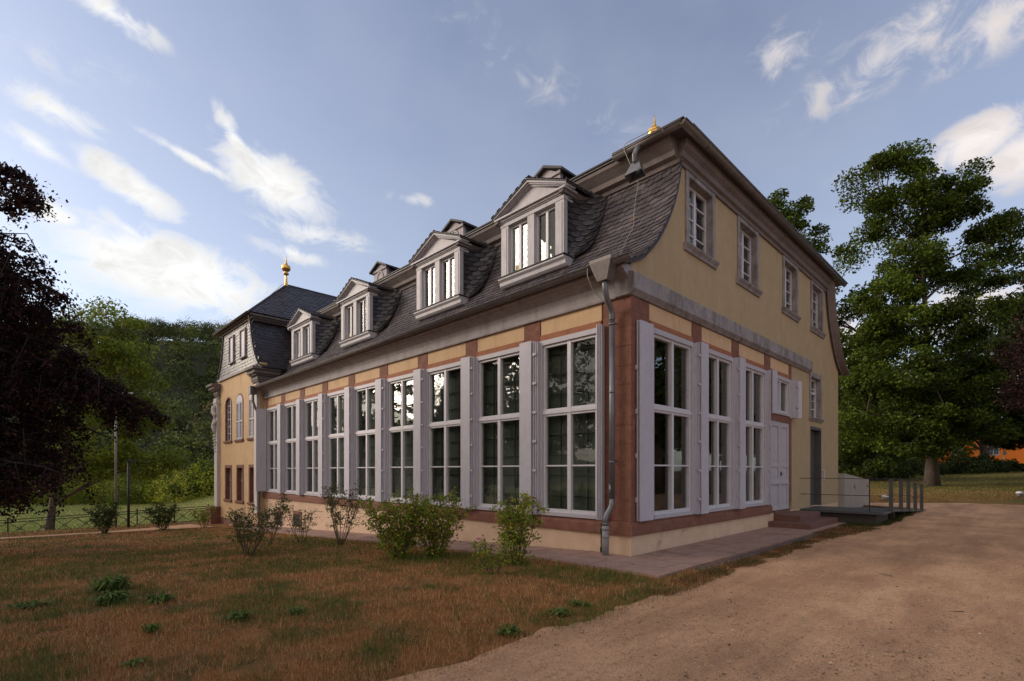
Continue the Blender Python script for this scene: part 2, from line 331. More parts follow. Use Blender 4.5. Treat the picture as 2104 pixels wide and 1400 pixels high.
def ground_mat():
    m = bpy.data.materials.new('dry_lawn_soil'); m.use_nodes = True; t = m.node_tree; t.nodes.clear(); l = t.links.new
    def nd(k, **kw):
        n = t.nodes.new(k)
        for a, b in kw.items(): setattr(n, a, b)
        return n
    o = nd('ShaderNodeOutputMaterial'); p = nd('ShaderNodeBsdfPrincipled'); l(p.outputs[0], o.inputs[0]); p.inputs['Roughness'].default_value = .95; p.inputs['Specular IOR Level'].default_value = .15
    tc = nd('ShaderNodeTexCoord')
    def noi(s, d=8, r=.7):
        n = nd('ShaderNodeTexNoise'); n.inputs['Scale'].default_value = s; n.inputs['Detail'].default_value = d; n.inputs['Roughness'].default_value = r; l(tc.outputs['Object'], n.inputs['Vector']); return n.outputs[0]
    def mr(s, a, b, c=0, e=1):
        n = nd('ShaderNodeMapRange'); l(s, n.inputs[0]); n.inputs[1].default_value = a; n.inputs[2].default_value = b; n.inputs[3].default_value = c; n.inputs[4].default_value = e; return n.outputs[0]
    def mx(f, a, b):
        n = nd('ShaderNodeMix', data_type='RGBA'); l(f, n.inputs[0])
        for s, v in ((6, a), (7, b)):
            if isinstance(v, tuple): n.inputs[s].default_value = (*v, 1)
            else: l(v, n.inputs[s])
        return n.outputs[2]
    fine = noi(55); dry = mx(mr(fine, .35, .65), (.19, .080, .030), (.40, .19, .07))
    grn = mx(mr(noi(40), .35, .65), (.030, .040, .013), (.07, .085, .028))
    lawn = mx(mr(noi(1.6), .45, .68), dry, grn)
    sp = nd('ShaderNodeSeparateXYZ'); l(tc.outputs['Object'], sp.inputs[0])
    mead = mx(mr(noi(.12), .4, .6), (.17, .21, .05), (.27, .24, .08))
    c = mx(mr(sp.outputs[1], 32.3, 33.2), lawn, mead)
    far = mx(mr(noi(.25), .42, .62), (.10, .105, .03), (.26, .17, .06))
    c = mx(mr(sp.outputs[0], 24, 28), c, far)
    l(c, p.inputs['Base Color'])
    b = nd('ShaderNodeBump'); b.inputs['Strength'].default_value = .8; b.inputs['Distance'].default_value = .03; l(noi(35), b.inputs['Height']); l(b.outputs[0], p.inputs['Normal'])
    return m
me.materials.append(ground_mat())
g = bpy.data.objects.new('ground', me); col.objects.link(g); tag(g, kind='structure')

def gravel_mat():
    m = bpy.data.materials.new('gravel'); m.use_nodes = True; t = m.node_tree; t.nodes.clear(); l = t.links.new
    o = t.nodes.new('ShaderNodeOutputMaterial'); p = t.nodes.new('ShaderNodeBsdfPrincipled'); l(p.outputs[0], o.inputs[0]); p.inputs['Roughness'].default_value = .95; p.inputs['Specular IOR Level'].default_value = .15
    tc = t.nodes.new('ShaderNodeTexCoord')
    def noi(s, d=8, r=.65, st=None):
        n = t.nodes.new('ShaderNodeTexNoise'); n.inputs['Scale'].default_value = s; n.inputs['Detail'].default_value = d; n.inputs['Roughness'].default_value = r
        if st:
            q = t.nodes.new('ShaderNodeMapping'); q.inputs['Scale'].default_value = st; l(tc.outputs['Object'], q.inputs[0]); l(q.outputs[0], n.inputs['Vector'])
        else: l(tc.outputs['Object'], n.inputs['Vector'])
        return n.outputs[0]
    def ramp(s, a, b, c1, c2):
        r = t.nodes.new('ShaderNodeValToRGB'); l(s, r.inputs[0]); e = r.color_ramp.elements; e[0].position = a; e[1].position = b; e[0].color = (*c1, 1); e[1].color = (*c2, 1); return r.outputs[0]
    def mul(a, b):
        n = t.nodes.new('ShaderNodeMix'); n.data_type = 'RGBA'; n.blend_type = 'MULTIPLY'; n.inputs[0].default_value = 1; l(a, n.inputs[6]); l(b, n.inputs[7]); return n.outputs[2]
    c = ramp(noi(.9, 6), .3, .7, (.50, .30, .18), (.70, .445, .275))
    c = mul(c, ramp(noi(.55, 5, .7, (.35, 1.6, 1)), .35, .62, (.70, .68, .67), (1.14, 1.14, 1.14)))
    c = mul(c, ramp(noi(120, 3), .32, .6, (.50, .47, .45), (1.2, 1.18, 1.15)))
    v = t.nodes.new('ShaderNodeTexVoronoi'); v.inputs['Scale'].default_value = 75; l(tc.outputs['Object'], v.inputs['Vector'])
    c = mul(c, ramp(v.outputs['Distance'], .0, .35, (.86, .85, .84), (1.06, 1.05, 1.04)))
    c = mul(c, ramp(noi(14, 4, .6), .34, .42, (.72, .70, .68), (1, 1, 1)))
    l(c, p.inputs['Base Color'])
    ad = t.nodes.new('ShaderNodeMath'); ad.operation = 'ADD'; l(noi(90, 4), ad.inputs[0]); l(noi(6, 4), ad.inputs[1])
    b = t.nodes.new('ShaderNodeBump'); b.inputs['Strength'].default_value = .9; b.inputs['Distance'].default_value = .02; l(ad.outputs[0], b.inputs['Height']); l(b.outputs[0], p.inputs['Normal'])
    return m
GRAVEL = gravel_mat()
def nz1(x, f, s=0): return noise.noise(Vector((x*f, s, 3.3)))
def path_edge(x):     # Y of the northern edge of the gravel
    b = -1.75-.25*float(sst(-3.5, -7, x))*0 - .35*float(sst(4, 9, x))*float(1-sst(14, 17, x))
    if x > 18.2: b = min(1.5, -2.2+(x-18.2)*2.2)
    return b+.16*nz1(x, 1.3)+.09*nz1(x, 4.1)+.05*nz1(x, 11)
xs = np.concatenate([np.arange(-40, -8, 1.0), np.arange(-8, 21.6, .12)])
pm = MB(); top = [(x, path_edge(x), .012) for x in xs]
far = [(21.6+i*.4, 1.5-1.0*(i*.4)*1.15+.2*nz1(i*.4, 1.1, 5), .012) for i in range(1, 40)]
top += far
rings = [[(x, -60, .012) for x, y, z in top], [(x, min(-7, y-.5), .012) for x, y, z in top], top]
pm.loft(rings, closed=False)
tag(pm.build('gravel_path', GRAVEL), kind='structure')
# far path beside the fence on the left
fp = MB(); ra, rb = [], []
for x in np.arange(-16, -1.0, .3):
    y = 23.6-.30*(x+8.4)*1.0 + .15*nz1(x, 1.1, 9)
    y = max(y, 19.6)
    ra.append((x, y, float(hz(x, y))+.02)); rb.append((x, y+1.5+.15*nz1(x, 1.7, 4)+max(0, (x+5))*.9, float(hz(x, y+1.5+max(0, (x+5))*.9))+.02))
fp.loft([rb, ra], closed=False)
tag(fp.build('footpath', GRAVEL), kind='structure')
# slab paving along the walls
sp = MB()
def slab(x0, x1, y0, y1, fx=None):
    g_ = .011; zz = [float(hz(a, b))+.035+random.uniform(-.003, .003) for a, b in ((x0, y0), (x1, y0), (x1, y1), (x0, y1))]
    P = [(x0+g_, y0+g_, zz[0]), (x1-g_, y0+g_, zz[0]+(zz[1]-zz[0])), (x1-g_, y1-g_, zz[2]), (x0+g_, y1-g_, zz[3])]
    sp.prism([(a, b, c-.2) for a, b, c in P], P)
x = -1.25
ks = [(-1.25, -.62), (-.62, -.004)]
for i, (a, b) in enumerate(ks):
    y = -1.27+(.3 if i else 0)
    if i: slab(a, b, -1.27, y)
    while y < 19:
        d = random.choice((.55, .8, 1.0)); slab(a, b, y, min(y+d, 19.1)); y += d
for i, (a, b) in enumerate([(-1.27, -.64), (-.64, -.004)]):
    x = .002+(.35 if i else 0)
    if i: slab(.002, x, a, b)
    while x < 11.5:
        d = random.choice((.6, .9, 1.1)); slab(x, x+d, a, b); x += d
x = .0
tag(sp.build('pavement', SLAB), kind='structure')
cb = MB()                                     # row of small cobbles outside the slabs
x = -.2
while x < 6.4:
    for r_ in range(2):
        y0 = -1.40-.11*r_; z = .022+random.uniform(-.006, .006); xx = x+random.uniform(-.01, .01)
        cb.prism([(xx, y0, z-.06), (xx+.1, y0, z-.06), (xx+.1, y0+.1, z-.06), (xx, y0+.1, z-.06)], [(xx+.01, y0+.01, z), (xx+.09, y0+.01, z), (xx+.09, y0+.09, z), (xx+.01, y0+.09, z)])
    x += .115
tag(cb.build('cobble_strip', mat('cobble', (.16, .11, .10), (.10, .07, .065), .9, 9)), kind='structure')

# ================================================================== MANOR HOUSE
H = empty('manor_house', (0, 0, 0), 0, 'long ochre manor wing with red sandstone posts, tall grey windows and slate mansard roof', 'manor house')
W, LEN = 14.45, 19.1
class Fac:
    """facade frame: s along the wall, d outward, z up"""
    def __init__(s, kind): s.k = kind
    def P(s, a, d, z):
        if s.k == 'long': return (-d, a, z)
        if s.k == 'gable': return (a, -d, z)
        return (-.15-d, a, z)
    def box(s, mb, a0, a1, d0, d1, z0, z1):
        p, q = s.P(a0, d0, z0), s.P(a1, d1, z1); mb.box(p[0], q[0], p[1], q[1], z0, z1)
    def prism(s, mb, poly, a0, a1):       # poly of (d,z) swept along s
        mb.prism([s.P(a0, d, z) for d, z in poly], [s.P(a1, d, z) for d, z in poly])
    def face(s, mb, poly, d0, d1):        # poly of (s,z) swept through d
        mb.prism([s.P(a, d0, z) for a, z in poly], [s.P(a, d1, z) for a, z in poly])
LG, GB, PV = Fac('long'), Fac('gable'), Fac('pav')
POSTS = [(.0, .66), (2.24, 2.74), (4.34, 4.79), (6.43, 6.88), (8.49, 8.96), (10.56, 11.0), (12.58, 13.05), (14.62, 15.07), (16.61, 17.05), (18.6, 18.85)]
GPOSTS = [(.0, .66), (2.41, 2.88), (4.52, 4.97), (6.72, 7.18), (8.76, 9.0)]
# plinth
m = MB()
m.box(0, .35, .35, 19.1, -1.5, .40); m.box(0, W, 0, .35, -.6, .40)
m.build('plinth', PLINTH, H)
# sandstone band and posts
m = MB()
def band(fac, a0, a1):
    fac.prism(m, [(0, .40), (.05, .40), (.055, .43), (.055, .58), (.02, .64), (.02, .665), (-.34, .665), (-.34, .40)], a0, a1)
band(LG, .0, 19.1); GB.prism(m, [(0, .401), (.05, .401), (.055, .431), (.055, .581), (.02, .641), (.02, .666), (-.34, .666), (-.34, .401)], -.052, 7.18)
m.build('sandstone_band', STONE, H)
m = MB(); mj = MB()
zz = [.667, 1.02, 1.38, 1.75, 2.1, 2.45, 2.83, 3.2, 3.55, 3.92, 4.28, 4.56, 4.83]
for i in range(len(zz)-1):
    j = .006
    a = random.uniform(.0, .006)
    m.box(-a, .62, -a, .62, zz[i]+j, zz[i+1]-j)
m.build('corner_pillar', STONE, H)
mj.box(.005, .6, .005, .6, .667, 4.83); mj.build('mortar_core', MORTAR, H)
for (a, b) in POSTS[1:]:
    z = .667; m = MB()
    while z < 4.8:
        d = min(random.uniform(.45, .8), 4.83-z); 
        if 4.83-z-d < .2: d = 4.83-z
        o_ = random.uniform(0, .004); m.box(-o_, .3, a+random.uniform(0, .012), b-random.uniform(0, .012), z, z+d); z += d
    m.build('sandstone_post', STONE, H)
for (a, b) in GPOSTS[1:]:
    z = .667; m = MB()
    while z < 4.8:
        d = min(random.uniform(.45, .8), 4.83-z)
        if 4.83-z-d < .2: d = 4.83-z
        o_ = random.uniform(0, .004); m.box(a+random.uniform(0, .012), b-random.uniform(0, .012), -o_, .3, z, z+d); z += d
    m.build('sandstone_post', STONE, H)
# lintel beams + infill panels between posts
def gaps(P): return [(P[i][1], P[i+1][0]) for i in range(len(P)-1)]
for fac, P in ((LG, POSTS), (GB, GPOSTS)):
    for (a, b) in gaps(P):
        m = MB(); fac.box(m, a+.002, b-.002, -.28, .012, 4.375, 4.50); m.build('lintel_beam', BEAM, H)
        m = MB(); fac.box(m, a+.002, b-.002, -.28, -.012, 4.502, 4.828); m.build('infill_panel', PLASTER, H)
m2 = MB(); m2.box(.0, .3, 18.87, 19.1, .667, 4.83); m2.build('infill_panel', PLASTER, H)
m = MB(); GB.box(m, 7.18, 8.76, -.28, .02, 3.04, 3.24); m.build('door_transom', STONE, H)
# cornices
m = MB()
LG.prism(m, [(-.3, 4.832), (.05, 4.832), (.06, 4.86), (.06, 4.89), (.03, 4.90), (.035, 5.02), (.06, 5.12), (.13, 5.19), (.22, 5.225), (.235, 5.26), (.30, 5.275), (.31, 5.35), (-.3, 5.42)], .004, 19.1)
m.build('eaves_cornice', CORN, H)
m = MB()
GB.prism(m, [(-.3, 4.838), (.03, 4.838), (.055, 4.87), (.11, 4.93), (.11, 5.21), (.09, 5.235), (-.3, 5.30)], -.085, 10.76)
m.build('gable_cornice', CORNW, H)
# gable wall cells
PROF = [(-.36, 5.36), (.0, 5.50), (.34, 5.68), (.85, 6.16), (1.25, 6.70), (1.55, 7.25), (1.73, 7.8), (1.85, 8.35)]
def prof_x(z, P=PROF):
    for (x0, z0), (x1, z1) in zip(P, P[1:]):
        if z0 <= z <= z1: return x0+(x1-x0)*(z-z0)/(z1-z0)
    return P[-1][0] if z > P[-1][1] else P[0][0]
m = MB()
def cells(mb, xs, zs, holes, y0=.0, y1=.3):
    for i in range(len(xs)-1):
        for j in range(len(zs)-1):
            cx, cz = (xs[i]+xs[i+1])/2, (zs[j]+zs[j+1])/2
            if any(h[0] < cx < h[1] and h[2] < cz < h[3] for h in holes): continue
            mb.box(xs[i], xs[i+1], y0, y1, zs[j], zs[j+1])
UW = [(2.08, 3.50), (4.82, 6.22), (8.15, 9.55), (10.92, 12.35)]
uh = [(a+.11, b-.11, 6.40, 7.95) for a, b in UW]
xs_ = sorted([1.95]+[v for h in uh for v in h[:2]]+[12.5]); cells(m, xs_, [5.24, 6.40, 7.95, 8.5], uh)
# curved ends of the gable wall
left = [(1.95, 5.24), (0.0, 5.24), (0.0, 5.50)]+[(x, z) for x, z in PROF[2:]]+[(1.95, 8.5)]
left = [(x, z-.03 if i > 2 else z) for i, (x, z) in enumerate(left)]
m.prism([(x, 0, z) for x, z in left], [(x, .3, z) for x, z in left])
PROFR = [(W-x, z) for x, z in PROF]
right = [(12.5, 5.24), (W, 5.24), (W, 5.50)]+[(x, z-.03) for x, z in PROFR[2:]]+[(12.5, 8.5)]
m.prism([(x, 0, z) for x, z in right][::-1], [(x, .3, z) for x, z in right][::-1])
# lower right part of the gable
nh = [(10.95, 12.05, 3.42, 4.82), (10.9, 12.2, -.6, 3.1)]
cells(m, [9.0, 10.76, 10.9, 10.95, 12.05, 12.2, W], [.401, 3.1, 3.42, 4.82, 4.836], nh)
m.box(10.762, W, 0, .3, 4.836, 5.24)
m.build('gable_wall', GABLE, H)
m = MB(); m.box(W-.3, W, .3, 19, -1, 5.5); m.box(.3, W-.3, 19, 19.1, -1.4, 5.5); m.build('rear_wall', GABLE, H)
m = MB(); m.box(.31, W-.31, .31, 19, 4.86, 4.98); m.box(.36, W-.31, .36, 19, .3, .4); m.box(2.6, 2.7, .36, 19, .4, 4.86); m.box(.9, 1.0, .45, 19, 5.0, 5.2)
m.box(.36, 2.6, 1.9, 2.0, .4, 4.86); m.box(2.7, W-.31, 2.4, 2.5, .4, 4.86); m.build('interior_wall', DARK, H)
m = MB(); m.box(3.1, 3.2, .3, 19, 5.0, 9.5); m.box(3.2, 12.6, 1.8, 1.9, 5.0, 9.0); m.build('attic_partition', DARK, H)

# ---- tall orangery windows
def shutter(fac, par, a0, a1, d0, z0, z1, n=2):
    s_ = MB()
    for k in range(n):
        d = d0+k*.05; fac.box(s_, a0+.012*k, a1-.02*(n-1-k), d, d+.024, z0, z1)
    d = d0+n*.042-.012                         # raised rim on the outer leaf
    for z in np.arange(z0+.35, z1-.1, .82): fac.box(s_, a0-.012, a0+.01, d0-.02, d0+.03, z, z+.09)
    return s_.build('shutter', SHUT, par)
def fins(fac, par, a, z0, z1, n=3, dep=.14):
    s_ = MB()
    for k in range(n): fac.box(s_, a-.042*(k+1), a-.042*(k+1)+.018, .02+.004*k, dep-.012*k, z0, z1)
    for z in np.arange(z0+.3, z1-.1, .62): fac.box(s_, a-.034*n-.012, a-.004, dep-.01, dep+.014, z, z+.05)
    return s_.build('shutter', SHUT, par)
def big_window(fac, a, b, near=True, far_fin=True, grille=True, wide_far=False, z0=.668, z1=4.37):
    """window opening between posts a..b"""
    f = MB(); fw = .085
    fac.box(f, a+.003, a+fw, -.12, .045, z0, z1); fac.box(f, b-fw, b-.003, -.12, .045, z0, z1)
    fac.box(f, a+fw, b-fw, -.12, .05, z1-.10, z1); fac.box(f, a+fw, b-fw, -.12, .06, z0, z0+.07)
    W_ = f.build('window', FRAME, H)
    c = MB(); i0, i1 = a+fw+.002, b-fw-.002; mid = (i0+i1)/2; t = .052
    fac.box(c, i0, i0+t, -.09, .005, z0+.07, z1-.10); fac.box(c, i1-t, i1, -.09, .005, z0+.07, z1-.10)
    fac.box(c, mid-.045, mid+.045, -.085, .012, z0+.07, z1-.10)
    for (u, v) in ((i0+t, mid-.045), (mid+.045, i1-t)):
        fac.box(c, u, v, -.085, .003, z1-.155, z1-.10); fac.box(c, u, v, -.085, .003, z0+.07, z0+.14)
        fac.box(c, u, v, -.085, .003, 2.755, 2.80); fac.box(c, u, v, -.085, .003, 2.865, 2.91)
        fac.box(c, u, v, -.075, -.01, 1.695, 1.725)
    fac.box(c, i0, i1, -.06, .03, 2.80, 2.865)
    c.build('casement', WHITE, W_)
    g_ = MB(); fac.box(g_, i0+t, i1-t, -.062, -.058, z0+.14, 2.755); fac.box(g_, i0+t, i1-t, -.062, -.058, 2.91, z1-.155); g_.build('pane', GLASS, W_)
    if grille:
        q = MB(); q4 = (i1-i0)/4
        for k in (1, 3): fac.box(q, i0+q4*k-.009, i0+q4*k+.009, -.17, -.15, z0+.07, z1-.1)
        for z in np.arange(1.06, 4.3, .43): fac.box(q, i0+.04, i1-.04, -.168, -.152, z, z+.018)
        q.build('grille', GRILLE, W_)
        q = MB(); fac.box(q, a, b, -.30, -.20, z0, z1); q.build('blind', BLIND, W_)
    else:
        q = MB(); n_ = 9; rings = []
        P0 = [(b-.5+.46*k/(4*n_), -.30-.03*math.sin(k*math.pi/2*1.0)) for k in range(4*n_+1)]
        for z in (z0+.1, z1-.02): rings.append([fac.P(u, d, z) for u, d in P0])
        q.loft(rings, closed=False); q.build('curtain', CURT, W_)
    if near: shutter(fac, W_, a-.40, a-.03, .05, z0+.0, z1+.02, 3)
    if far_fin: fins(fac, W_, b+.115, z0, z1-.01, 3)
    return W_
LW = gaps(POSTS); GW = gaps(GPOSTS)
for i, (a, b) in enumerate(LW):
    wdw = big_window(LG, a, b, near=(i > 0), far_fin=(i < 8))
    if i == 0:                                  # nearest window: leaves stand out edge-on from its near jamb
        s_ = MB()
        for k in range(3): LG.box(s_, a-.035*(k+1)+.01, a-.035*(k+1)+.032, .03, .17-.02*k, .668, 4.39)
        s_.build('shutter', SHUT, wdw)
    if i == 8:                                  # last leaf of the row stands open from the wall
        s_ = MB()
        hx, hy = -.05, 18.64
        for k in range(2):
            dx_, dy_ = -math.cos(R(38))*.46, math.sin(R(38))*.30
            ox = .03*k
            A = [(hx, hy+ox, .70), (hx+dx_, hy+dy_+ox, .70), (hx+dx_, hy+dy_+ox, 4.36), (hx, hy+ox, 4.36)]
            s_.prism(A, [(p[0]+.01, p[1]+.026, p[2]) for p in A])
        s_.build('shutter', SHUT, wdw)
for i, (a, b) in enumerate(GW[:3]):
    wdw = big_window(GB, a, b, near=(i > 0), far_fin=True, grille=False)
    if i == 0: shutter(GB, wdw, .14, .62, .03, .668, 4.39, 2)
# hooks on the near leaves
# door with transom light
a, b = GW[3]
f = MB(); GB.box(f, a+.003, a+.11, -.12, .04, 3.245, 4.37); GB.box(f, b-.11, b-.003, -.12, .04, 3.245, 4.37); GB.box(f, a+.11, b-.11, -.12, .045, 4.27, 4.37); GB.box(f, a+.11, b-.11, -.12, .05, 3.245, 3.32)
TW = f.build('window', FRAME, H); c = MB(); i0, i1 = a+.112, b-.112; mid = (i0+i1)/2
for u, v in ((i0, i0+.05), (mid-.045, mid+.045), (i1-.05, i1)): GB.box(c, u, v, -.09, .005, 3.32, 4.27)
for u, v in ((i0+.05, mid-.045), (mid+.045, i1-.05)): GB.box(c, u, v, -.085, .003, 4.22, 4.27); GB.box(c, u, v, -.085, .003, 3.32, 3.38)
c.build('casement', WHITE, TW); g_ = MB(); GB.box(g_, i0+.05, i1-.05, -.062, -.058, 3.38, 4.22); g_.build('pane', GLASS, TW)
shutter(GB, TW, a-.40, a-.02, .07, 3.2, 4.39, 3); fins(GB, TW, b+.16, 3.2, 4.36, 4, .22); 
s_ = MB(); s_.prism([(b+.17, -.05, 3.22), (b+.19, -.05, 3.22), (b+.36, -.24, 3.22), (b+.34, -.26, 3.22)], [(b+.17, -.05, 4.34), (b+.19, -.05, 4.34), (b+.36, -.24, 4.34), (b+.34, -.26, 4.34)]); s_.build('shutter', SHUT, TW)
dr = MB(); GB.box(dr, a+.02, b-.02, -.10, -.035, .465, 3.04)
mid = (a+b)/2
for (u, v) in ((a+.02, mid-.008), (mid+.008, b-.02)):
    GB.box(dr, u, u+.11, -.035, .0, .465, 3.04); GB.box(dr, v-.11, v, -.035, .0, .465, 3.04)
    for (z0, z1) in ((.465, .56), (1.22, 1.36), (1.72, 1.80), (2.90, 3.04)): GB.box(dr, u+.11, v-.11, -.035, -.002, z0, z1)
    GB.box(dr, u+.02, v-.02, .0, .025, 1.22, 1.25)
    for (z0, z1) in ((.66, 1.12), (1.42, 1.66), (1.92, 2.78)): GB.box(dr, u+.17, v-.17, -.035, -.016, z0, z1)
DR = dr.build('door', FRAME, H)
hd = MB(); GB.box(hd, mid+.03, mid+.05, .0, .03, 1.45, 1.58); GB.box(hd, mid+.03, mid+.13, .03, .045, 1.50, 1.52); hd.build('handle', IRON, DR)
# narrow stair window and dark door on the right
def frame_rect(mb, fac, a, b, z0, z1, w_, d0, d1, sill=True):
    fac.box(mb, a, a+w_, d0, d1, z0, z1); fac.box(mb, b-w_, b, d0, d1, z0, z1); fac.box(mb, a+w_, b-w_, d0, d1, z1-w_, z1)
f = MB(); frame_rect(f, GB, 10.80, 12.2, 3.38, 4.93, .16, -.26, .025); GB.prism(f, [(-.26, 3.28), (.03, 3.28), (.06, 3.34), (.09, 3.37), (.09, 3.39), (-.26, 3.40)], 10.74, 12.26)
NW = f.build('window', CORNW, H); c = MB()
for u, v in ((10.96, 11.02), (11.46, 11.54), (11.98, 12.04)): GB.box(c, u, v, -.2, -.13, 3.4, 4.77)
for z in (3.4, 3.72, 4.0, 4.42, 4.71): GB.box(c, 11.02, 11.98, -.19, -.14, z, z+(.06 if z in (3.4, 4.71) else .03))
GB.box(c, 11.02, 11.98, -.2, -.12, 4.24, 4.32); c.build('casement', WHITE, NW); g_ = MB(); GB.box(g_, 11.02, 11.98, -.172, -.168, 3.42, 4.75); g_.build('pane', GLASS, NW)
f = MB(); GB.box(f, 10.9, 10.96, -.26, .004, .39, 3.1); GB.box(f, 12.14, 12.2, -.26, .004, .39, 3.1); GB.box(f, 10.96, 12.14, -.26, .004, 3.0, 3.1); GB.box(f, 10.96, 12.14, -.24, -.20, .39, 3.0); GB.box(f, 11.1, 12.0, -.2, -.185, 1.5, 2.85); GB.box(f, 11.1, 12.0, -.2, -.185, .5, 1.35)
DD = f.build('side_door', DOORG, H); hd = MB(); GB.box(hd, 11.05, 11.2, -.18, -.15, 1.42, 1.44); GB.box(hd, 11.03, 11.07, -.2, -.15, 1.36, 1.5); hd.build('handle', ZINC, DD)
f = MB(); GB.box(f, 12.42, 12.46, .02, .06, 1.3, 1.62); GB.box(f, 12.40, 12.48, 0, .02, 1.28, 1.33); GB.box(f, 12.40, 12.48, 0, .02, 1.6, 1.65); f.build('door_grip', WHITE, H)
# upper gable windows
for (a, b) in UW:
    f = MB(); frame_rect(f, GB, a, b, 6.42, 8.03, .14, -.22, .035)
    GB.box(f, a-.02, b+.02, -.05, .05, 8.03, 8.07)
    GB.prism(f, [(-.22, 6.28), (.04, 6.28), (.055, 6.33), (.10, 6.385), (.11, 6.42), (-.22, 6.43)], a-.07, b+.07)
    U = f.build('window', CORNW, H); c = MB(); i0, i1 = a+.142, b-.142; mid = (i0+i1)/2
    for u, v in ((i0, i0+.05), (mid-.045, mid+.045), (i1-.05, i1)): GB.box(c, u, v, -.2, -.12, 6.43, 7.88)
    for z in (6.43, 6.80, 7.15, 7.50, 7.83): 
        h_ = .055 if z in (6.43, 7.83) else .025
        for u, v in ((i0+.05, mid-.045), (mid+.045, i1-.05)): GB.box(c, u, v, -.19, -.13, z, z+h_)
    c.build('casement', WHITE, U); g_ = MB(); GB.box(g_, i0+.05, i1-.05, -.162, -.158, 6.45, 7.86); g_.build('pane', GLASS, U)
# cellar windows
for (u, v) in ((16.9, 17.75), (14.9, 15.75)):
    f = MB(); z0 = -.72 if u > 16 else -.62; z1 = z0+.62
    LG.box(f, u, u+.12, -.1, .02, z0, z1); LG.box(f, v-.12, v, -.1, .02, z0, z1); LG.box(f, u+.12, v-.12, -.1, .02, z1-.12, z1)
    U = f.build('cellar_window', STONE, H); g_ = MB(); LG.box(g_, u+.12, v-.12, -.05, .004, z0, z1-.12); g_.build('pane', DARK, U)

# ---- slates
SC = [(.098, .086, .096), (.115, .10, .108), (.085, .075, .085), (.13, .112, .115), (.105, .095, .108), (.09, .078, .08)]
def slates(mb, surf, u0, u1, v0, v1, keep=None, w_=.20, h_=.142, warp=None, cols=SC, lift=.021, shift=0.0):
    r = 0; v = v0
    while v < v1:
        u = u0+(r % 2)*w_*.5-w_
        while u < u1+w_:
            ww = w_*random.uniform(.92, 1.08); j = random.uniform(-.008, .008); lf = lift*random.uniform(.8, 1.35)
            pts = [(-ww/2, h_*1.1, .003), (-ww/2, h_*.30, lf*.8), (-ww*.36, h_*.10, lf), (-ww*.12, 0, lf), (ww*.25, h_*.0, lf), (ww*.47, h_*.12, lf*.9), (ww*.5, h_*1.1, .003)]
            cu = u; cv = v+j
            if cu >= u0-.001 and cu <= u1+.001 and (keep is None or keep(cu, cv+h_*.5)):
                c = random.choice(cols); k = random.uniform(.82, 1.18); c = (c[0]*k, c[1]*k, c[2]*k, 1)
                if random.random() < .008: c = (.16, .125, .10, 1)
                base = len(mb.v); low = []
                for du, dv, dn in pts:
                    uu = min(max(cu+du, u0-.02), u1+.02); vv = cv+dv
                    if warp: vv = warp(uu, vv)
                    P, N = surf(uu, vv); mb.v.append((P[0]+N[0]*dn, P[1]+N[1]*dn, P[2]+N[2]*dn)); mb.c.append(c)
                    low.append((P[0], P[1], P[2]))
                mb.f.append(tuple(range(base, base+7)))
                for k in range(1, 5):          # thickness along the lower edge, colour darkened for the shade under the overlap
                    i = len(mb.v); mb.v += [mb.v[base+k], mb.v[base+k+1], low[k+1], low[k]]; mb.c += [(c[0]*.8, c[1]*.8, c[2]*.8, 1)]*4; mb.f.append((i, i+3, i+2, i+1))
            u += w_
        v += h_; r += 1
def arc_surface(P2, place, nrm):
    """P2 list of (a,z) profile; returns surf(u,v) with v arc length"""
    L_ = [0]
    for (x0, z0), (x1, z1) in zip(P2, P2[1:]): L_.append(L_[-1]+math.hypot(x1-x0, z1-z0))
    def s(u, v):
        v = max(0, min(v, L_[-1]-1e-4))
        k = 0
        while k < len(L_)-2 and v > L_[k+1]: k += 1
        t = (v-L_[k])/(L_[k+1]-L_[k]); (x0, z0), (x1, z1) = P2[k], P2[k+1]
        dx, dz = x1-x0, z1-z0; l_ = math.hypot(dx, dz)
        return place(x0+dx*t, z0+dz*t, u), nrm(-dz/l_, dx/l_)
    return s, L_[-1]
def refine(P2, n=3):
    out = []
    pts = [P2[0]]+list(P2)+[P2[-1]]
    for i in range(1, len(pts)-2):
        p0, p1, p2, p3 = [np.array(p) for p in pts[i-1:i+3]]
        for k in range(n):
            t = k/n; out.append(tuple(.5*((2*p1)+(-p0+p2)*t+(2*p0-5*p1+4*p2-p3)*t*t+(-p0+3*p1-3*p2+p3)*t**3)))
    out.append(tuple(P2[-1])); return out
DSC = [(.055, .05, .058), (.065, .06, .07), (.048, .044, .052)]
PF = refine(PROF)
DORM = [(2.22, 4.27), (5.95, 8.06), (10.95, 13.08), (15.68, 17.86)]
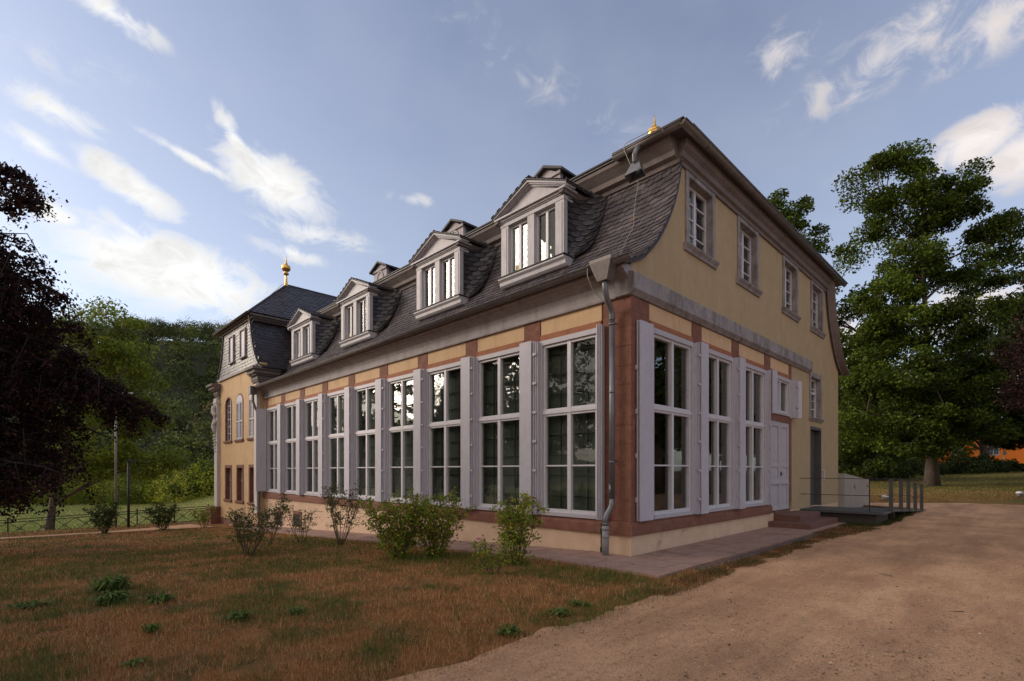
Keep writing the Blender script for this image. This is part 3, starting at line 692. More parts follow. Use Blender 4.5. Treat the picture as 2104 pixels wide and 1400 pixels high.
# under-roof sheet of the mansard, both sides
for side in (1, 0):
    m = MB(); up = [((W-x) if side else x, z) for x, z in PF]; lo = [((W-x+.05) if side else x+.05, z-.05) for x, z in PF]
    poly = up+lo[::-1]
    m.prism([(x, -.07, z) for x, z in poly], [(x, 19.3, z) for x, z in poly])
    RF = m.build('mansard_roof', SLATEU, H)
m = MB()
for (x0, z0), (x1, z1) in zip(PF, PF[1:]): m.prism([(W-x0-.03, -.09, z0-.10), (W-x1-.03, -.09, z1-.10), (W-x1+.02, -.09, z1), (W-x0+.02, -.09, z0)], [(W-x0-.03, -.071, z0-.10), (W-x1-.03, -.071, z1-.10), (W-x1+.02, -.071, z1), (W-x0+.02, -.071, z0)])
m.build('verge_board', SOFF, RF)
m = MB()
for (x0, z0), (x1, z1) in zip(PF, PF[1:]): m.prism([(W-x0, .0, z0-.06), (W-x1, .0, z1-.06), (W-x1, .0, z1-.01), (W-x0, .0, z0-.01)], [(W-x0+.16, -.28, z0-.06), (W-x1+.16, -.28, z1-.06), (W-x1+.16, -.28, z1-.01), (W-x0+.16, -.28, z0-.01)])
m.build('rear_verge', SOFF, RF)
m = MB(); uq = [(x, z) for x, z in PF if z > 6.5]; poly = uq+[(x+.05, z-.05) for x, z in uq][::-1]
m.prism([(x, 19.301, z) for x, z in poly], [(x, 21, z) for x, z in poly]); m.build('roof_valley', SLATEU, RF)
surfM, LM = arc_surface(PF, lambda x, z, u: (x, u, z), lambda a, b: (a, 0, b))
def keepM(u, v):
    P, _ = surfM(u, v); z = P[2]
    for a, b in DORM:
        if a < u < b and z > 6.34: return False
    return z < 8.33 and (u < 19.25 or z > 6.5)
m = MB(); slates(m, surfM, -.07, 20.8, .02, LM-.03, keepM, warp=lambda u, v: v+.16*math.exp(-max(u+.07, 0)/.28))
m.build('slate_cladding', SLATE, RF)

# ---- dormers
def dormer(a, b, xf=.75, blind=None):
    zb, zt = 6.46, 7.74
    f = MB(); mid = (a+b)/2
    # sill mouldings
    SP = [(xf+.4, 6.24), (xf+.05, 6.24), (xf+.0, 6.28), (xf-.01, 6.36), (xf-.07, 6.41), (xf-.075, 6.445), (xf+.4, 6.46)]
    f.prism([(x, a-.05, z) for x, z in SP], [(x, b+.05, z) for x, z in SP])
    for (u, v) in ((a, a+.25), (b-.25, b), (mid-.11, mid+.11)):
        f.box(xf, xf+.13, u, v, zb, zt)
    for (u, v) in ((a+.05, a+.2), (b-.2, b-.05)): f.box(xf-.012, xf, u, v, zb+.06, zt-.06)
    # entablature
    def ent(z0, z1, o):
        f.box(xf-o, xf+.32, a-o, b+o, z0, z1)
    ent(zt, zt+.10, .012); ent(zt+.10, zt+.125, .04); ent(zt+.125, zt+.17, .07); ent(zt+.17, zt+.21, .13)
    # pediment: recessed tympanum and raking mouldings
    zt2 = zt+.21; hp = .46
    A = (xf+.02, a-.05, zt2); B = (xf+.02, b+.05, zt2); C_ = (xf+.02, mid, zt2+hp)
    f.prism([A, B, C_], [(xf+.3, p[1], p[2]) for p in (A, B, C_)])
    half = (b-a)/2+.17; sl = (hp+.04)/half
    for (o, d0, d1) in ((-.13, 0, .04), (-.085, .04, .07), (-.03, .07, .11)):
        for sgn in (-1, 1):
            e = mid+sgn*half
            def q(x, d): return [(x, e-sgn*d/sl*.9, zt2+.0), (x, e, zt2+.0), (x, mid, zt2+hp+.06)]
            P0 = [(xf+o, e, zt2+.06-d0), (xf+o, mid, zt2+hp+.10-d0), (xf+o, mid, zt2+hp+.10-d1), (xf+o, e, zt2+.06-d1)]
            P0 = [(x, y, max(z, zt2+.001)) for x, y, z in P0]
            P1 = [(xf+.2, y, z) for x, y, z in P0]
            f.prism(P0, P1) if sgn > 0 else f.prism(P0[::-1], P1[::-1])
    D = f.build('dormer', DORMP, H)
    f = MB(); f.box(xf-.09, xf+.2, a-.08, b+.08, 6.462, 6.482); f.build('sill_flashing', SLATEU, D)
    # side returns of the cornice
    for sgn, e in ((-1, a), (1, b)):
        f = MB(); y0, y1 = (e-.13, e+.05) if sgn < 0 else (e-.05, e+.13)
        f.prism([(xf-.11, y0, zt2-.002), (xf-.11, y1, zt2-.002), (xf-.11, y1, zt+.1), (xf-.11, (y0+y1)/2, zt+.1)], [(xf+1.15, y0, zt2-.002), (xf+1.15, y1, zt2-.002), (xf+1.15, y1, zt+.1), (xf+1.15, (y0+y1)/2, zt+.1)])
        f.build('cornice_return', SOFF, D)
    # slate roof of the dormer
    f = MB()
    for sgn in (-1, 1):
        e = mid+sgn*(half+.03)
        P0 = [(xf-.15, e, zt2+.04), (xf-.15, mid, zt2+hp+.115), (xf-.15, mid, zt2+hp+.15), (xf-.15, e, zt2+.075)]
        P1 = [(2.3, y, z) for x, y, z in P0]; f.prism(P0, P1)
    r = f.build('dormer_roof', SLATEU, D)
    s_ = MB()
    for sgn in (-1, 1):
        e = mid+sgn*(half+.05); ln = math.hypot(half+.07, hp+.08); dy, dz = (mid-e)/ln, (hp+.08)/ln
        nv = (0, sgn*abs(dz), abs(dy))
        slates(s_, lambda u, v, e=e, dy=dy, dz=dz, nv=nv: ((u, e+dy*v, zt2+.078+dz*v), nv), xf-.15, 2.0, 0, ln, w_=.17, h_=.12, lift=.012)
    s_.build('dormer_slates', SLATE, D)
    # swept slate cheeks
    for sgn, e in ((-1, a+.02), (1, b-.02)):
        if True:
            base = MB(); s_ = MB()
            def ck(u, v, e=e, sgn=sgn):          # u 0..1 sweep, v height
                z = 6.42+v; xr = prof_x(z)+.01; t = min(max(u, 0), 1); th = t*math.pi/2; D_ = xr-(xf+.14)
                spread = .50
                x = xf+.14+D_*math.sin(th); y = e+sgn*spread*(1-math.cos(th))
                nx_ = -math.sin(th)*1.0; ny_ = sgn*math.cos(th)
                return (x, y, z+.14*(t**2)), (nx_*.9, ny_*.9, .25)
            rings = []
            for k in range(9): rings.append([ck(k/8, v)[0] for v in (0, .3, .6, .9, 1.2, 1.5, 1.7)])
            base.loft(rings, closed=False); cb_ = base.build('cheek', SLATEU, D)
            def ck2(u, v): return ck(u/1.15, v)
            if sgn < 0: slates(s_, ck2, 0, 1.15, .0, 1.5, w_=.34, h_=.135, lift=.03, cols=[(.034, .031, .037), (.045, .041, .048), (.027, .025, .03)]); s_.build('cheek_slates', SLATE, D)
    # casements
    c = MB(); gl = MB(); xg = xf+.12
    for (u, v) in ((a+.25, mid-.11), (mid+.11, b-.25)):
        m_ = (u+v)/2
        for (p, q_) in ((u+.002, u+.05), (m_-.035, m_+.035), (v-.05, v-.002)): c.box(xg-.03, xg+.05, p, q_, zb+.01, zt-.002)
        for (p, q_) in ((u+.05, m_-.035), (m_+.035, v-.05)): c.box(xg-.025, xg+.05, p, q_, zb+.01, zb+.06); c.box(xg-.025, xg+.05, p, q_, zt-.06, zt-.002)
        gl.box(xg+.008, xg+.012, u+.05, v-.05, zb+.06, zt-.06)
    c.build('casement', WHITE, D); gl.build('pane', GLASS, D)
    if blind:
        bl = MB()
        for (u, v) in blind: bl.box(xg+.03, xg+.04, u, v, zb+.05, zt-.05)
        bl.build('blind', BLINDW, D)
        bl = MB()
        for (u, v) in blind: bl.box(xg+.0, xg+.006, v-.27, v-.10, zb+.07, zb+.27)
        bl.build('notice', mat('yellow_card', (.55, .45, .26), None, .8, 9), D)
    return D
for i, (a, b) in enumerate(DORM):
    mid = (a+b)/2
    dormer(a, b, blind=[((mid+b)/2-.02+.0, b-.3)] if i != 1 else None)
# ---- upper eaves with cornice, gutters, upper roof
m = MB()
m.prism([(p[0], -.02, p[1]) for p in [(1.9, 7.98), (1.72, 7.98), (1.70, 8.06), (1.60, 8.10), (1.58, 8.2), (1.45, 8.32), (1.40, 8.36), (1.38, 8.42), (1.9, 8.50)]], [(p[0], 19.6, p[1]) for p in [(1.9, 7.98), (1.72, 7.98), (1.70, 8.06), (1.60, 8.10), (1.58, 8.2), (1.45, 8.32), (1.40, 8.36), (1.38, 8.42), (1.9, 8.50)]])
m.build('upper_cornice', SOFF, H)
m = MB()
GB.prism(m, [(-.2, 7.99), (.05, 7.99), (.06, 8.07), (.12, 8.10), (.13, 8.22), (.20, 8.28), (.22, 8.42), (-.2, 8.5)], 1.72, 12.9)
m.build('gable_eaves_board', SOFF, H)
EX0, EX1, EY0, EZ = 1.36, 13.78, -.30, 8.50
apx = [(7.55, 3.8, 12.15), (7.55, 22.4, 12.15)]
m = MB()
c1, c2, c3, c4 = (EX0, EY0, EZ), (EX1, EY0, EZ), (EX1, 22, EZ), (EX0, 22, EZ)
th = .05
m.poly([c1, c2, apx[0]]); m.poly([c2, c3, apx[1], apx[0]]); m.poly([c4, c1, apx[0], apx[1]])
lo = lambda p: (p[0], p[1], p[2]-th)
m.poly([lo(c1), lo(c4), lo(c3), lo(c2)]); m.quad(c1, lo(c1), lo(c2), c2); m.quad(c4, lo(c4), lo(c1), c1); m.quad(c2, lo(c2), lo(c3), c3)
m.build('upper_roof', mat('slate_plain', (.085, .078, .085), (.06, .055, .06), .5, 12, bump=.5, bscale=12), H)
def gutter(mb, A, B, r, seg=10, brk=None):
    A, B = Vector(A), Vector(B); t = (B-A).normalized(); u = Vector((t.y, -t.x, 0)); up = Vector((0, 0, 1)); R0, R1, I0, I1 = [], [], [], []
    for k in range(seg+1):
        th_ = math.pi*k/seg; d = u*math.cos(th_)-up*math.sin(th_)
        R0.append(A+d*r); R1.append(B+d*r); I0.append(A+d*(r-.012)); I1.append(B+d*(r-.012))
    mb.prism([tuple(p) for p in R0+I0[::-1]], [tuple(p) for p in R1+I1[::-1]])
    mb.poly([tuple(p) for p in R0]); mb.poly([tuple(p) for p in R1])
    mb.tube([R0[0]+u*.006, R1[0]+u*.006], .013, 6); mb.tube([R0[-1]-u*.006, R1[-1]-u*.006], .013, 6)
    n = int((B-A).length/.85)
    for k in range(n):
        p = A+t*(.4+k*.85); ring = []
        for dd in (-.012, .012):
            ring.append([tuple(p+t*dd+(u*math.cos(math.pi*q/seg)-up*math.sin(math.pi*q/seg))*(r+.008)) for q in range(seg+1)])
        mb.loft(ring, closed=False)
m = MB(); gutter(m, (-.42, -.27, 5.375), (-.42, 19.25, 5.34), .085); 
GT = m.build('gutter', ZINC, H, True)
m = MB(); gutter(m, (1.30, -.36, 8.47), (1.30, 1.25, 8.47), .085); gutter(m, (13.75, -.36, 8.47), (1.24, -.36, 8.47), .085)
m.build('upper_gutter', ZINC, H, True)
m = MB(); m.box(EX0-.03, EX0+.2, 1.2, 19.6, EZ-.012, EZ+.022); m.box(EX0-.14, EX0+.2, -.40, 1.25, EZ+.0, EZ+.022); m.box(EX0+.2, EX1+.1, -.45, -.2, EZ, EZ+.022)
m.build('eaves_slate_edge', SLATEU, H)
# spout from the upper gutter with open box
m = MB(); m.tube([(1.28, .62, 8.42), (1.22, .64, 8.32), (1.18, .66, 8.22), (1.22, .68, 8.12), (1.32, .69, 8.05)], .055, 10)
P0 = [(1.24, .60, 8.10), (1.24, .78, 8.10), (1.40, .78, 8.04), (1.40, .60, 8.04)]; P1 = [(1.16, .50, 7.86), (1.16, .90, 7.86), (1.36, .90, 7.78), (1.36, .50, 7.78)]
m.loft([P0, P1], cap=False)
m.build('spout', PIPEM, H, False)
# hopper + downpipe at the near corner
m = MB(); hy0, hy1 = .06, .58
m.loft([[(-.56, hy0, 5.44), (-.56, hy1-.05, 5.44), (-.28, hy1-.05, 5.44), (-.28, hy0, 5.44)], [(-.56, hy0, 5.38), (-.56, hy1-.05, 5.38), (-.28, hy1-.05, 5.38), (-.28, hy0, 5.38)], [(-.50, .19, 5.05), (-.50, .40, 5.05), (-.32, .40, 5.05), (-.32, .19, 5.05)]])
DP = m.build('downpipe', ZINC, H)
m = MB(); px_, py_ = -.13, .33
m.tube([(-.41, .29, 5.08), (-.41, .29, 4.98), (-.40, .29, 4.88), (-.34, .30, 4.78), (-.24, .32, 4.68), (-.16, .33, 4.60), (px_, py_, 4.5), (px_, py_, 4.3)], .052, 12)
m.tube([(px_, py_, 4.3), (px_, py_, 1.08)], .052, 12)
m.tube([(px_, py_, 1.08), (px_, py_, .98), (-.15, .35, .90), (-.21, .38, .80), (-.235, .40, .70), (-.235, .40, .56)], .052, 12)
for z in (4.42, 4.32, 3.05, 1.75, .60): m.tube([(px_ if z > 1 else -.235, py_ if z > 1 else .40, z), (px_ if z > 1 else -.235, py_ if z > 1 else .40, z+.035)], .060, 12)
m.box(px_-.07, .0, py_-.008, py_+.008, 4.36, 4.38); m.box(px_-.07, .0, py_-.008, py_+.008, 1.78, 1.80); m.box(px_-.075, px_-.045, py_-.02, py_+.02, 1.15, 1.35)
m.build('pipe', PIPEM, DP, True)
m = MB(); m.tube([(-.235, .40, .58), (-.235, .40, .0)], .062, 12); m.tube([(-.235, .40, .56), (-.235, .40, .50)], .072, 12); m.tube([(-.235, .40, .40), (-.235, .40, .36)], .07, 12); m.build('standpipe', IRONP, DP, True)
m = MB(); m.tube([(-.06, .62, .60), (-.06, .62, .0)], .012, 6); m.box(-.075, -.045, .60, .64, .05, .14); m.box(-.075, -.045, .60, .64, .42, .50); m.build('ground_rod', IRON, DP)
# lightning conductor wires
def wire(P, r=.007, name='lightning_wire'):
    mm = MB(); mm.tube(P, r, 5); return mm.build(name, WIRE, H, True)
w1 = [(1.22, .95, 8.55), (1.2, .93, 8.45)]
for v in np.linspace(LM-.45, .05, 9):
    P, N = surfM(1.0+(LM-v)*-.14, v); w1.append((P[0]+N[0]*.05, P[1]+.04*math.sin(v*5), P[2]+N[2]*.05))
w1.append((-.50, .62, 5.42)); w1 += [(-.52, .60, 5.2), (-.40, .56, 4.95), (-.16, .45, 4.75), (-.08, .38, 4.6)]
wire(w1)
wire([(1.3, .15, 8.62), (1.24, .9, 8.6), (1.22, .96, 8.54)], .008)
# far pipe and hopper where wing and pavilion meet
m = MB(); m.box(-.62, -.36, 18.95, 19.22, 5.0, 5.36); m.tube([(-.48, 19.05, 5.05), (-.48, 19.05, 4.7), (-.40, 19.0, 4.4), (-.30, 18.95, 4.2), (-.26, 18.95, 3.8), (-.26, 18.95, -.85)], .055, 8)
m.build('downpipe', ZINC, H)

# ---- pavilion
PY0, PY1, PZ0 = 19.1, 25.85, -1.9
pw_lo = [(19.5, 20.65), (21.4, 22.5), (23.25, 24.4)]; pw_up = [(19.55, 20.65), (21.45, 22.55), (23.25, 24.35)]
m = MB()
def pcells(ys, zs, holes):
    for i in range(len(ys)-1):
        for j in range(len(zs)-1):
            cy, cz = (ys[i]+ys[i+1])/2, (zs[j]+zs[j+1])/2
            if any(h[0] < cy < h[1] and h[2] < cz < h[3] for h in holes): continue
            m.box(-.15, .15, ys[i], ys[i+1], zs[j], zs[j+1])
hl = [(a+.11, b-.11, .10, 1.80) for a, b in pw_lo]; pcells(sorted([PY0, PY1]+[v for h in hl for v in h[:2]]), [PZ0, .10, 1.80, 2.95], hl)
hu = [(a+.06, b-.06, 3.15, 5.36) for a, b in pw_up]; pcells(sorted([PY0, PY1]+[v for h in hu for v in h[:2]]), [2.95, 3.15, 5.36, 6.5], hu)
def arch(a, b, zs, rise, n=10, inset=0):
    mid = (a+b)/2; hw = (b-a)/2
    return [(mid+hw*math.cos(math.pi*k/n), zs+rise*math.sin(math.pi*k/n)) for k in range(n+1)]
for a, b in pw_up:      # spandrels above the arches
    A_ = arch(a+.06, b-.06, 5.0, .355)
    for k in range(len(A_)-1):
        (y0, z0), (y1, z1) = A_[k], A_[k+1]
        m.prism([(-.15, y0, z0), (-.15, y1, z1), (-.15, y1, 5.361), (-.15, y0, 5.361)], [(.15, y0, z0), (.15, y1, z1), (.15, y1, 5.361), (.15, y0, 5.361)])
m.box(.15, 4, PY0, PY0+.3, PZ0, 6.2); m.box(.15, 12, PY1-.3, PY1, PZ0, 6.2)
m.build('pavilion_wall', PAVPL, H)
m = MB(); m.box(-.16, -.10, PY0+.3, PY1-.2, PZ0, -.85); m.build('pavilion_plinth', STONE, H)
m = MB(); m.box(.9, 1.0, PY0+.3, PY1-.3, -1.5, 6.2); m.build('interior_wall', DARK, H)
for a, b in pw_lo:
    f = MB(); PV.box(f, a, a+.14, -.28, .02, .14, 1.76); PV.box(f, b-.14, b, -.28, .02, .14, 1.76); PV.box(f, a, b, -.28, .02, 1.76, 1.90); PV.prism(f, [(-.28, .0), (.05, .0), (.08, .06), (.08, .13), (-.28, .14)], a-.05, b+.05)
    U = f.build('window', STONE, H); c = MB(); i0, i1 = a+.142, b-.142; mid = (i0+i1)/2
    for u, v in ((i0, i0+.05), (mid-.035, mid+.035), (i1-.05, i1)): PV.box(c, u, v, -.25, -.18, .141, 1.76)
    for z in (.141, .6, 1.70): PV.box(c, i0+.05, mid-.035, -.24, -.19, z, z+.05); PV.box(c, mid+.035, i1-.05, -.24, -.19, z, z+.05)
    PV.box(c, i0, i1, -.26, -.165, 1.08, 1.16)
    c.build('casement', WHITE, U); g_ = MB(); PV.box(g_, i0+.05, i1-.05, -.222, -.218, .15, 1.72); g_.build('pane', GLASS, U)
for i, (a, b) in enumerate(pw_up):
    f = MB(); o_ = arch(a, b, 5.0, .40); n_ = arch(a+.07, b-.07, 5.0, .34)
    for k in range(len(o_)-1): PV.face(f, [n_[k], o_[k], o_[k+1], n_[k+1]], -.2, .02)
    PV.box(f, a, a+.07, -.2, .02, 3.15, 5.0); PV.box(f, b-.07, b, -.2, .02, 3.15, 5.0); PV.prism(f, [(-.2, 3.02), (.06, 3.02), (.09, 3.08), (.09, 3.14), (-.2, 3.15)], a-.06, b+.06)
    U = f.build('arched_window', STONE, H)
    if i == 2:
        c = MB(); i0, i1 = a+.07, b-.07; mid = (i0+i1)/2
        for u, v in ((i0, i0+.05), (mid-.04, mid+.04), (i1-.05, i1)): PV.box(c, u, v, -.15, -.08, 3.151, 5.0 if u != mid-.04 else 5.33)
        for z in (3.151, 3.52, 3.88, 4.25, 4.62, 4.95): PV.box(c, i0+.05, mid-.04, -.145, -.085, z, z+.03); PV.box(c, mid+.04, i1-.05, -.145, -.085, z, z+.03)
        o_ = arch(i0, i1, 5.0, .34); n_ = arch(i0+.06, i1-.06, 5.0, .28)
        for k in range(len(o_)-1): PV.face(c, [n_[k], o_[k], o_[k+1], n_[k+1]], -.15, -.08)
        c.build('casement', WHITE, U); g_ = MB(); PV.face(g_, [(i0, 3.16), (i1, 3.16)]+arch(i0, i1, 5.0, .33), -.122, -.118); g_.build('pane', GLASS, U)
    else:
        c = MB(); i0, i1 = a+.07, b-.07; mid = (i0+i1)/2
        for (u, v) in ((i0, mid-.006), (mid+.006, i1)):
            PV.box(c, u, u+.06, -.05, .03, 3.16, 5.0); PV.box(c, v-.06, v, -.05, .03, 3.16, 5.0)
            for z in (3.16, 4.0, 4.92): PV.box(c, u+.06, v-.06, -.05, .025, z, z+.07)
            for z in np.arange(3.25, 4.9, .065):
                if 3.96 < z < 4.07: continue
                PV.prism(c, [(-.03, z+.05), (-.02, z+.05), (.02, z), (.01, z)], u+.06, v-.06)
        PV.face(c, [(i0, 5.0), (i1, 5.0)]+arch(i0, i1, 5.0, .33)[1:-1], -.05, .03)
        c.build('louvred_shutter', SHUT, U); g_ = MB(); PV.box(g_, a+.07, b-.07, -.2, -.1, 3.16, 5.1); g_.build('pane', DARK, U)
# corner pilasters, capitals, pedestals and cornice blocks
WPIL = mat('pilaster_white', (.58, .55, .54), (.50, .47, .46), .7, 6)
for (y0, y1) in ((25.35, 25.85), (19.12, 19.5)):
    m = MB(); m.box(-.30, -.151, y0, y1, -.30, 5.15); m.box(-.33, -.151, y0-.04, y1+.04, 5.15, 5.24); m.box(-.36, -.151, y0-.07, y1+.07, 5.24, 5.32); m.box(-.33, -.151, y0-.03, y1+.03, 5.32, 5.5)
    PL = m.build('pilaster', WPIL, H)
    if y0 > 20:
        o_ = MB(); yc = (y0+y1)/2
        o_.tube([(-.31, yc, 5.1), (-.40, yc+.03, 4.95), (-.37, yc, 4.7), (-.32, yc, 4.45), (-.36, yc, 4.2), (-.40, yc, 3.95), (-.35, yc, 3.75), (-.32, yc, 3.6)], [.09, .11, .09, .07, .10, .12, .09, .05], 9)
        o_.ball((-.38, yc, 5.0), .11, 9); o_.ball((-.40, yc+.12, 4.75), .10, 8); o_.ball((-.40, yc-.13, 4.62), .09, 8)
        o_.tube([(-.34, yc-.2, 4.3), (-.40, yc-.1, 4.12), (-.40, yc+.1, 4.05), (-.34, yc+.2, 4.2)], [.05, .08, .08, .05], 8)
        for k in range(6): o_.ball((-.35, yc+.07*math.sin(k*2.1), 3.5-.17*k), .085-.008*k, 7)
        o_.build('carved_figure', WPIL, PL, True)
        b_ = MB(); b_.box(-.62, .1, y0-.12, y1+.15, -1.75, -.45); b_.box(-.68, .1, y0-.17, y1+.2, -.45, -.30); b_.build('pedestal', STONE, PL)
    m = MB()
    c0, c1 = (y0-.05, y1+.05)
    for k, (z0, z1, o) in enumerate(((5.5, 5.62, .05), (5.62, 5.70, .10), (5.70, 5.88, .13), (5.88, 5.96, .22), (5.96, 6.12, .32), (6.12, 6.24, .42))):
        yy0, yy1 = (y0-o if y0 < 20 else y0-.1-o*.3), (y1+.35 if y0 < 20 else y1+o)
        m.box(-.18-o, .6 if y0 < 20 else .2, yy0, yy1, z0, z1)
    m.build('cornice_block', SOFF, H)
m = MB(); m.box(-.17, -.24, 19.4, 25.5, 6.36, 6.47); m.build('string_moulding', CORN, H)
# pavilion mansard sides
PP = [(-.50, 6.22), (-.16, 6.30), (.20, 6.55), (.55, 6.95), (.85, 7.45), (1.08, 8.05), (1.22, 8.75)]
PPf = refine(PP)
m = MB()
for sg in (0, 1):
    Y = (lambda o: PY0+o) if not sg else (lambda o: PY1-o)
    up = [(Y(o), z) for o, z in PPf]; poly = up+[(Y(o+.06), z-.04) for o, z in PPf][::-1]
    m.prism([(-.22, y, z) for y, z in poly], [(3.0, y, z) for y, z in poly])
PR = m.build('pavilion_roof', SLATEU, H)
DSC = [(.055, .05, .058), (.065, .06, .07), (.048, .044, .052)]
s_ = MB(); sf, Lp = arc_surface(PPf, lambda o, z, u: (u, PY0+o, z), lambda a, b: (0, a, b))
def kp(u, v):
    P, _ = sf(u, v); return P[0] > -.25 and P[0] < prof_x(min(P[2], 8.3))+.5
slates(s_, sf, -.22, 2.7, .02, Lp, kp, w_=.24, h_=.17, cols=DSC, warp=lambda u, v: v+.14*math.exp(-max(u+.2, 0)/.3)+.10*max(0, u-.7)**2)
sf2, _ = arc_surface(PPf, lambda o, z, u: (u, PY1-o, z), lambda a, b: (0, -a, b))
slates(s_, sf2, -.22, .8, .02, Lp, None, w_=.24, h_=.17, cols=DSC)
s_.build('slate_cladding', SLATE, PR)
# slate hung front with two windows
def py_edge(z): return prof_x(z, PP)
fr = [(PY0+o, z) for o, z in PPf if z > 6.48]; frr = [(PY1-o, z) for o, z in PPf if z > 6.48]
poly = [(PY0+py_edge(6.48), 6.48)]+fr+frr[::-1]+[(PY1-py_edge(6.48), 6.48)]
m = MB(); m.prism([(-.15, y, z) for y, z in poly], [(.1, y, z) for y, z in poly]); m.build('slate_front_backing', SLATEU, PR)
uws = [(20.95, 21.75), (22.75, 23.5)]
s_ = MB()
def kf(u, v):
    z = 6.48+v
    if not (PY0+py_edge(z)-.03 < u < PY1-py_edge(z)+.03) or z > 8.72: return False
    return not any(a-.05 < u < b+.05 and 7.0 < z < 8.5 for a, b in uws)
slates(s_, lambda u, v: ((-.152, u, 6.48+v), (-1, 0, 0)), 19.3, 25.7, 0, 2.3, kf, w_=.22, h_=.15, cols=[(.15, .135, .13), (.17, .15, .145), (.13, .118, .12)])  # lighter slate colours carry the sky sheen of this face
s_.build('slate_front', SLATE, PR)
for a, b in uws:
    f = MB(); PV.box(f, a, a+.07, 0, .10, 7.08, 8.42); PV.box(f, b-.07, b, 0, .10, 7.08, 8.42); PV.box(f, a+.07, b-.07, 0, .10, 8.35, 8.42); PV.box(f, a-.04, b+.04, 0, .13, 7.02, 7.08)
    U = f.build('window', CORN, H); c = MB(); PV.box(c, a+.07, b-.07, .01, .04, 7.08, 8.35); c.build('shutter', SHUT, U)
# pavilion eaves and hipped roof
m = MB(); ex, ey0, ey1, ez = -.42, 19.75, 25.3, 8.88
for (z0, z1, o) in ((8.60, 8.68, .30), (8.68, 8.76, .18), (8.76, 8.85, .06)): m.box(ex+o, 4, ey0+o, ey1-o, z0, z1)
m.build('pavilion_eaves', SOFF, PR)
m = MB(); gutter(m, (ex-.04, ey0-.02, 8.86), (ex-.04, ey1+.02, 8.86), .06); m.build('pavilion_gutter', ZINC, PR, True)
pk = (2.25, 22.5, 11.45); pe = (12, 22.5, 11.45)
m = MB(); A, B, C2, D2 = (ex, ey0, ez), (ex, ey1, ez), (12, ey0, ez), (12, ey1, ez)
m.poly([A, pk, B]); m.poly([A, C2, pe, pk]); m.poly([B, pk, pe, D2]); m.poly([A, B, D2, C2]); m.build('hipped_roof', SLATEU, PR)
s_ = MB()
n1 = Vector((ex-pk[0], 0, 0)); 
def tri_surface(E0, E1, T):
    E0, E1, T = Vector(E0), Vector(E1), Vector(T); eu = (E1-E0).normalized(); n_ = (E1-E0).cross(T-E0).normalized()
    if n_.z < 0: n_ = -n_
    vv = (T-E0)-eu*(T-E0).dot(eu); Lv = vv.length; ev = vv.normalized(); tu = (T-E0).dot(eu); Lu = (E1-E0).length
    return (lambda u, v: (tuple(E0+eu*u+ev*v), tuple(n_))), Lu, Lv, tu
sf, Lu, Lv, tu = tri_surface(A, B, pk); slates(s_, sf, 0, Lu, 0, Lv, lambda u, v: tu*v/Lv < u < Lu-(Lu-tu)*v/Lv, w_=.24, h_=.17, cols=DSC)
sf, Lu, Lv, tu = tri_surface(A, C2, pk); slates(s_, sf, 0, 8.5, 0, Lv, lambda u, v: u > tu*v/Lv, w_=.24, h_=.17, cols=DSC)
s_.build('roof_slates', SLATE, PR)
m = MB(); m.tube([A, pk], .05, 6); m.tube([B, pk], .05, 6); m.tube([pk, pe], .05, 6); m.build('ridge_capping', SLATEU, PR)
wire([(pk[0]-.1, pk[1]-.1, pk[2]+.1), (.9, 21.0, 10.2), (ex+.05, 19.95, 8.98), (-.35, 20.1, 8.5), (-.28, 20.0, 7.6), (-.32, 19.6, 6.9), (-.4, 19.0, 6.4), (-.62, 18.9, 5.6)], .012)
# ---- gilded finials
def finial(x, y, z):
    pr = [(.12, -.06), (.11, .0), (.075, .04), (.10, .08), (.06, .12), (.085, .17), (.055, .21), (.08, .26), (.05, .30), (.07, .36), (.045, .42), (.06, .47), (.045, .53), (.08, .56), (.14, .60), (.15, .64), (.09, .68), (.07, .73), (.12, .76), (.19, .82), (.225, .90), (.22, .96), (.19, 1.00), (.21, 1.03), (.14, 1.07), (.075, 1.10), (.085, 1.14), (.05, 1.17), (.065, 1.21), (.035, 1.26), (.03, 1.36), (.015, 1.46), (.004, 1.56)]
    mm = MB(); n = 24; rings = []
    for r, h_ in pr:
        rings.append([(x+r*(1+(.07*math.cos(8*2*math.pi*a/n) if .74 < h_ < 1.05 else 0))*math.cos(2*math.pi*a/n), y+r*(1+(.07*math.cos(8*2*math.pi*a/n) if .74 < h_ < 1.05 else 0))*math.sin(2*math.pi*a/n), z+h_) for a in range(n)])
    mm.loft(rings); return mm.build('finial', GOLD, H, True)
finial(pk[0], pk[1], pk[2]-.02); finial(7.55, 3.85, 12.22)
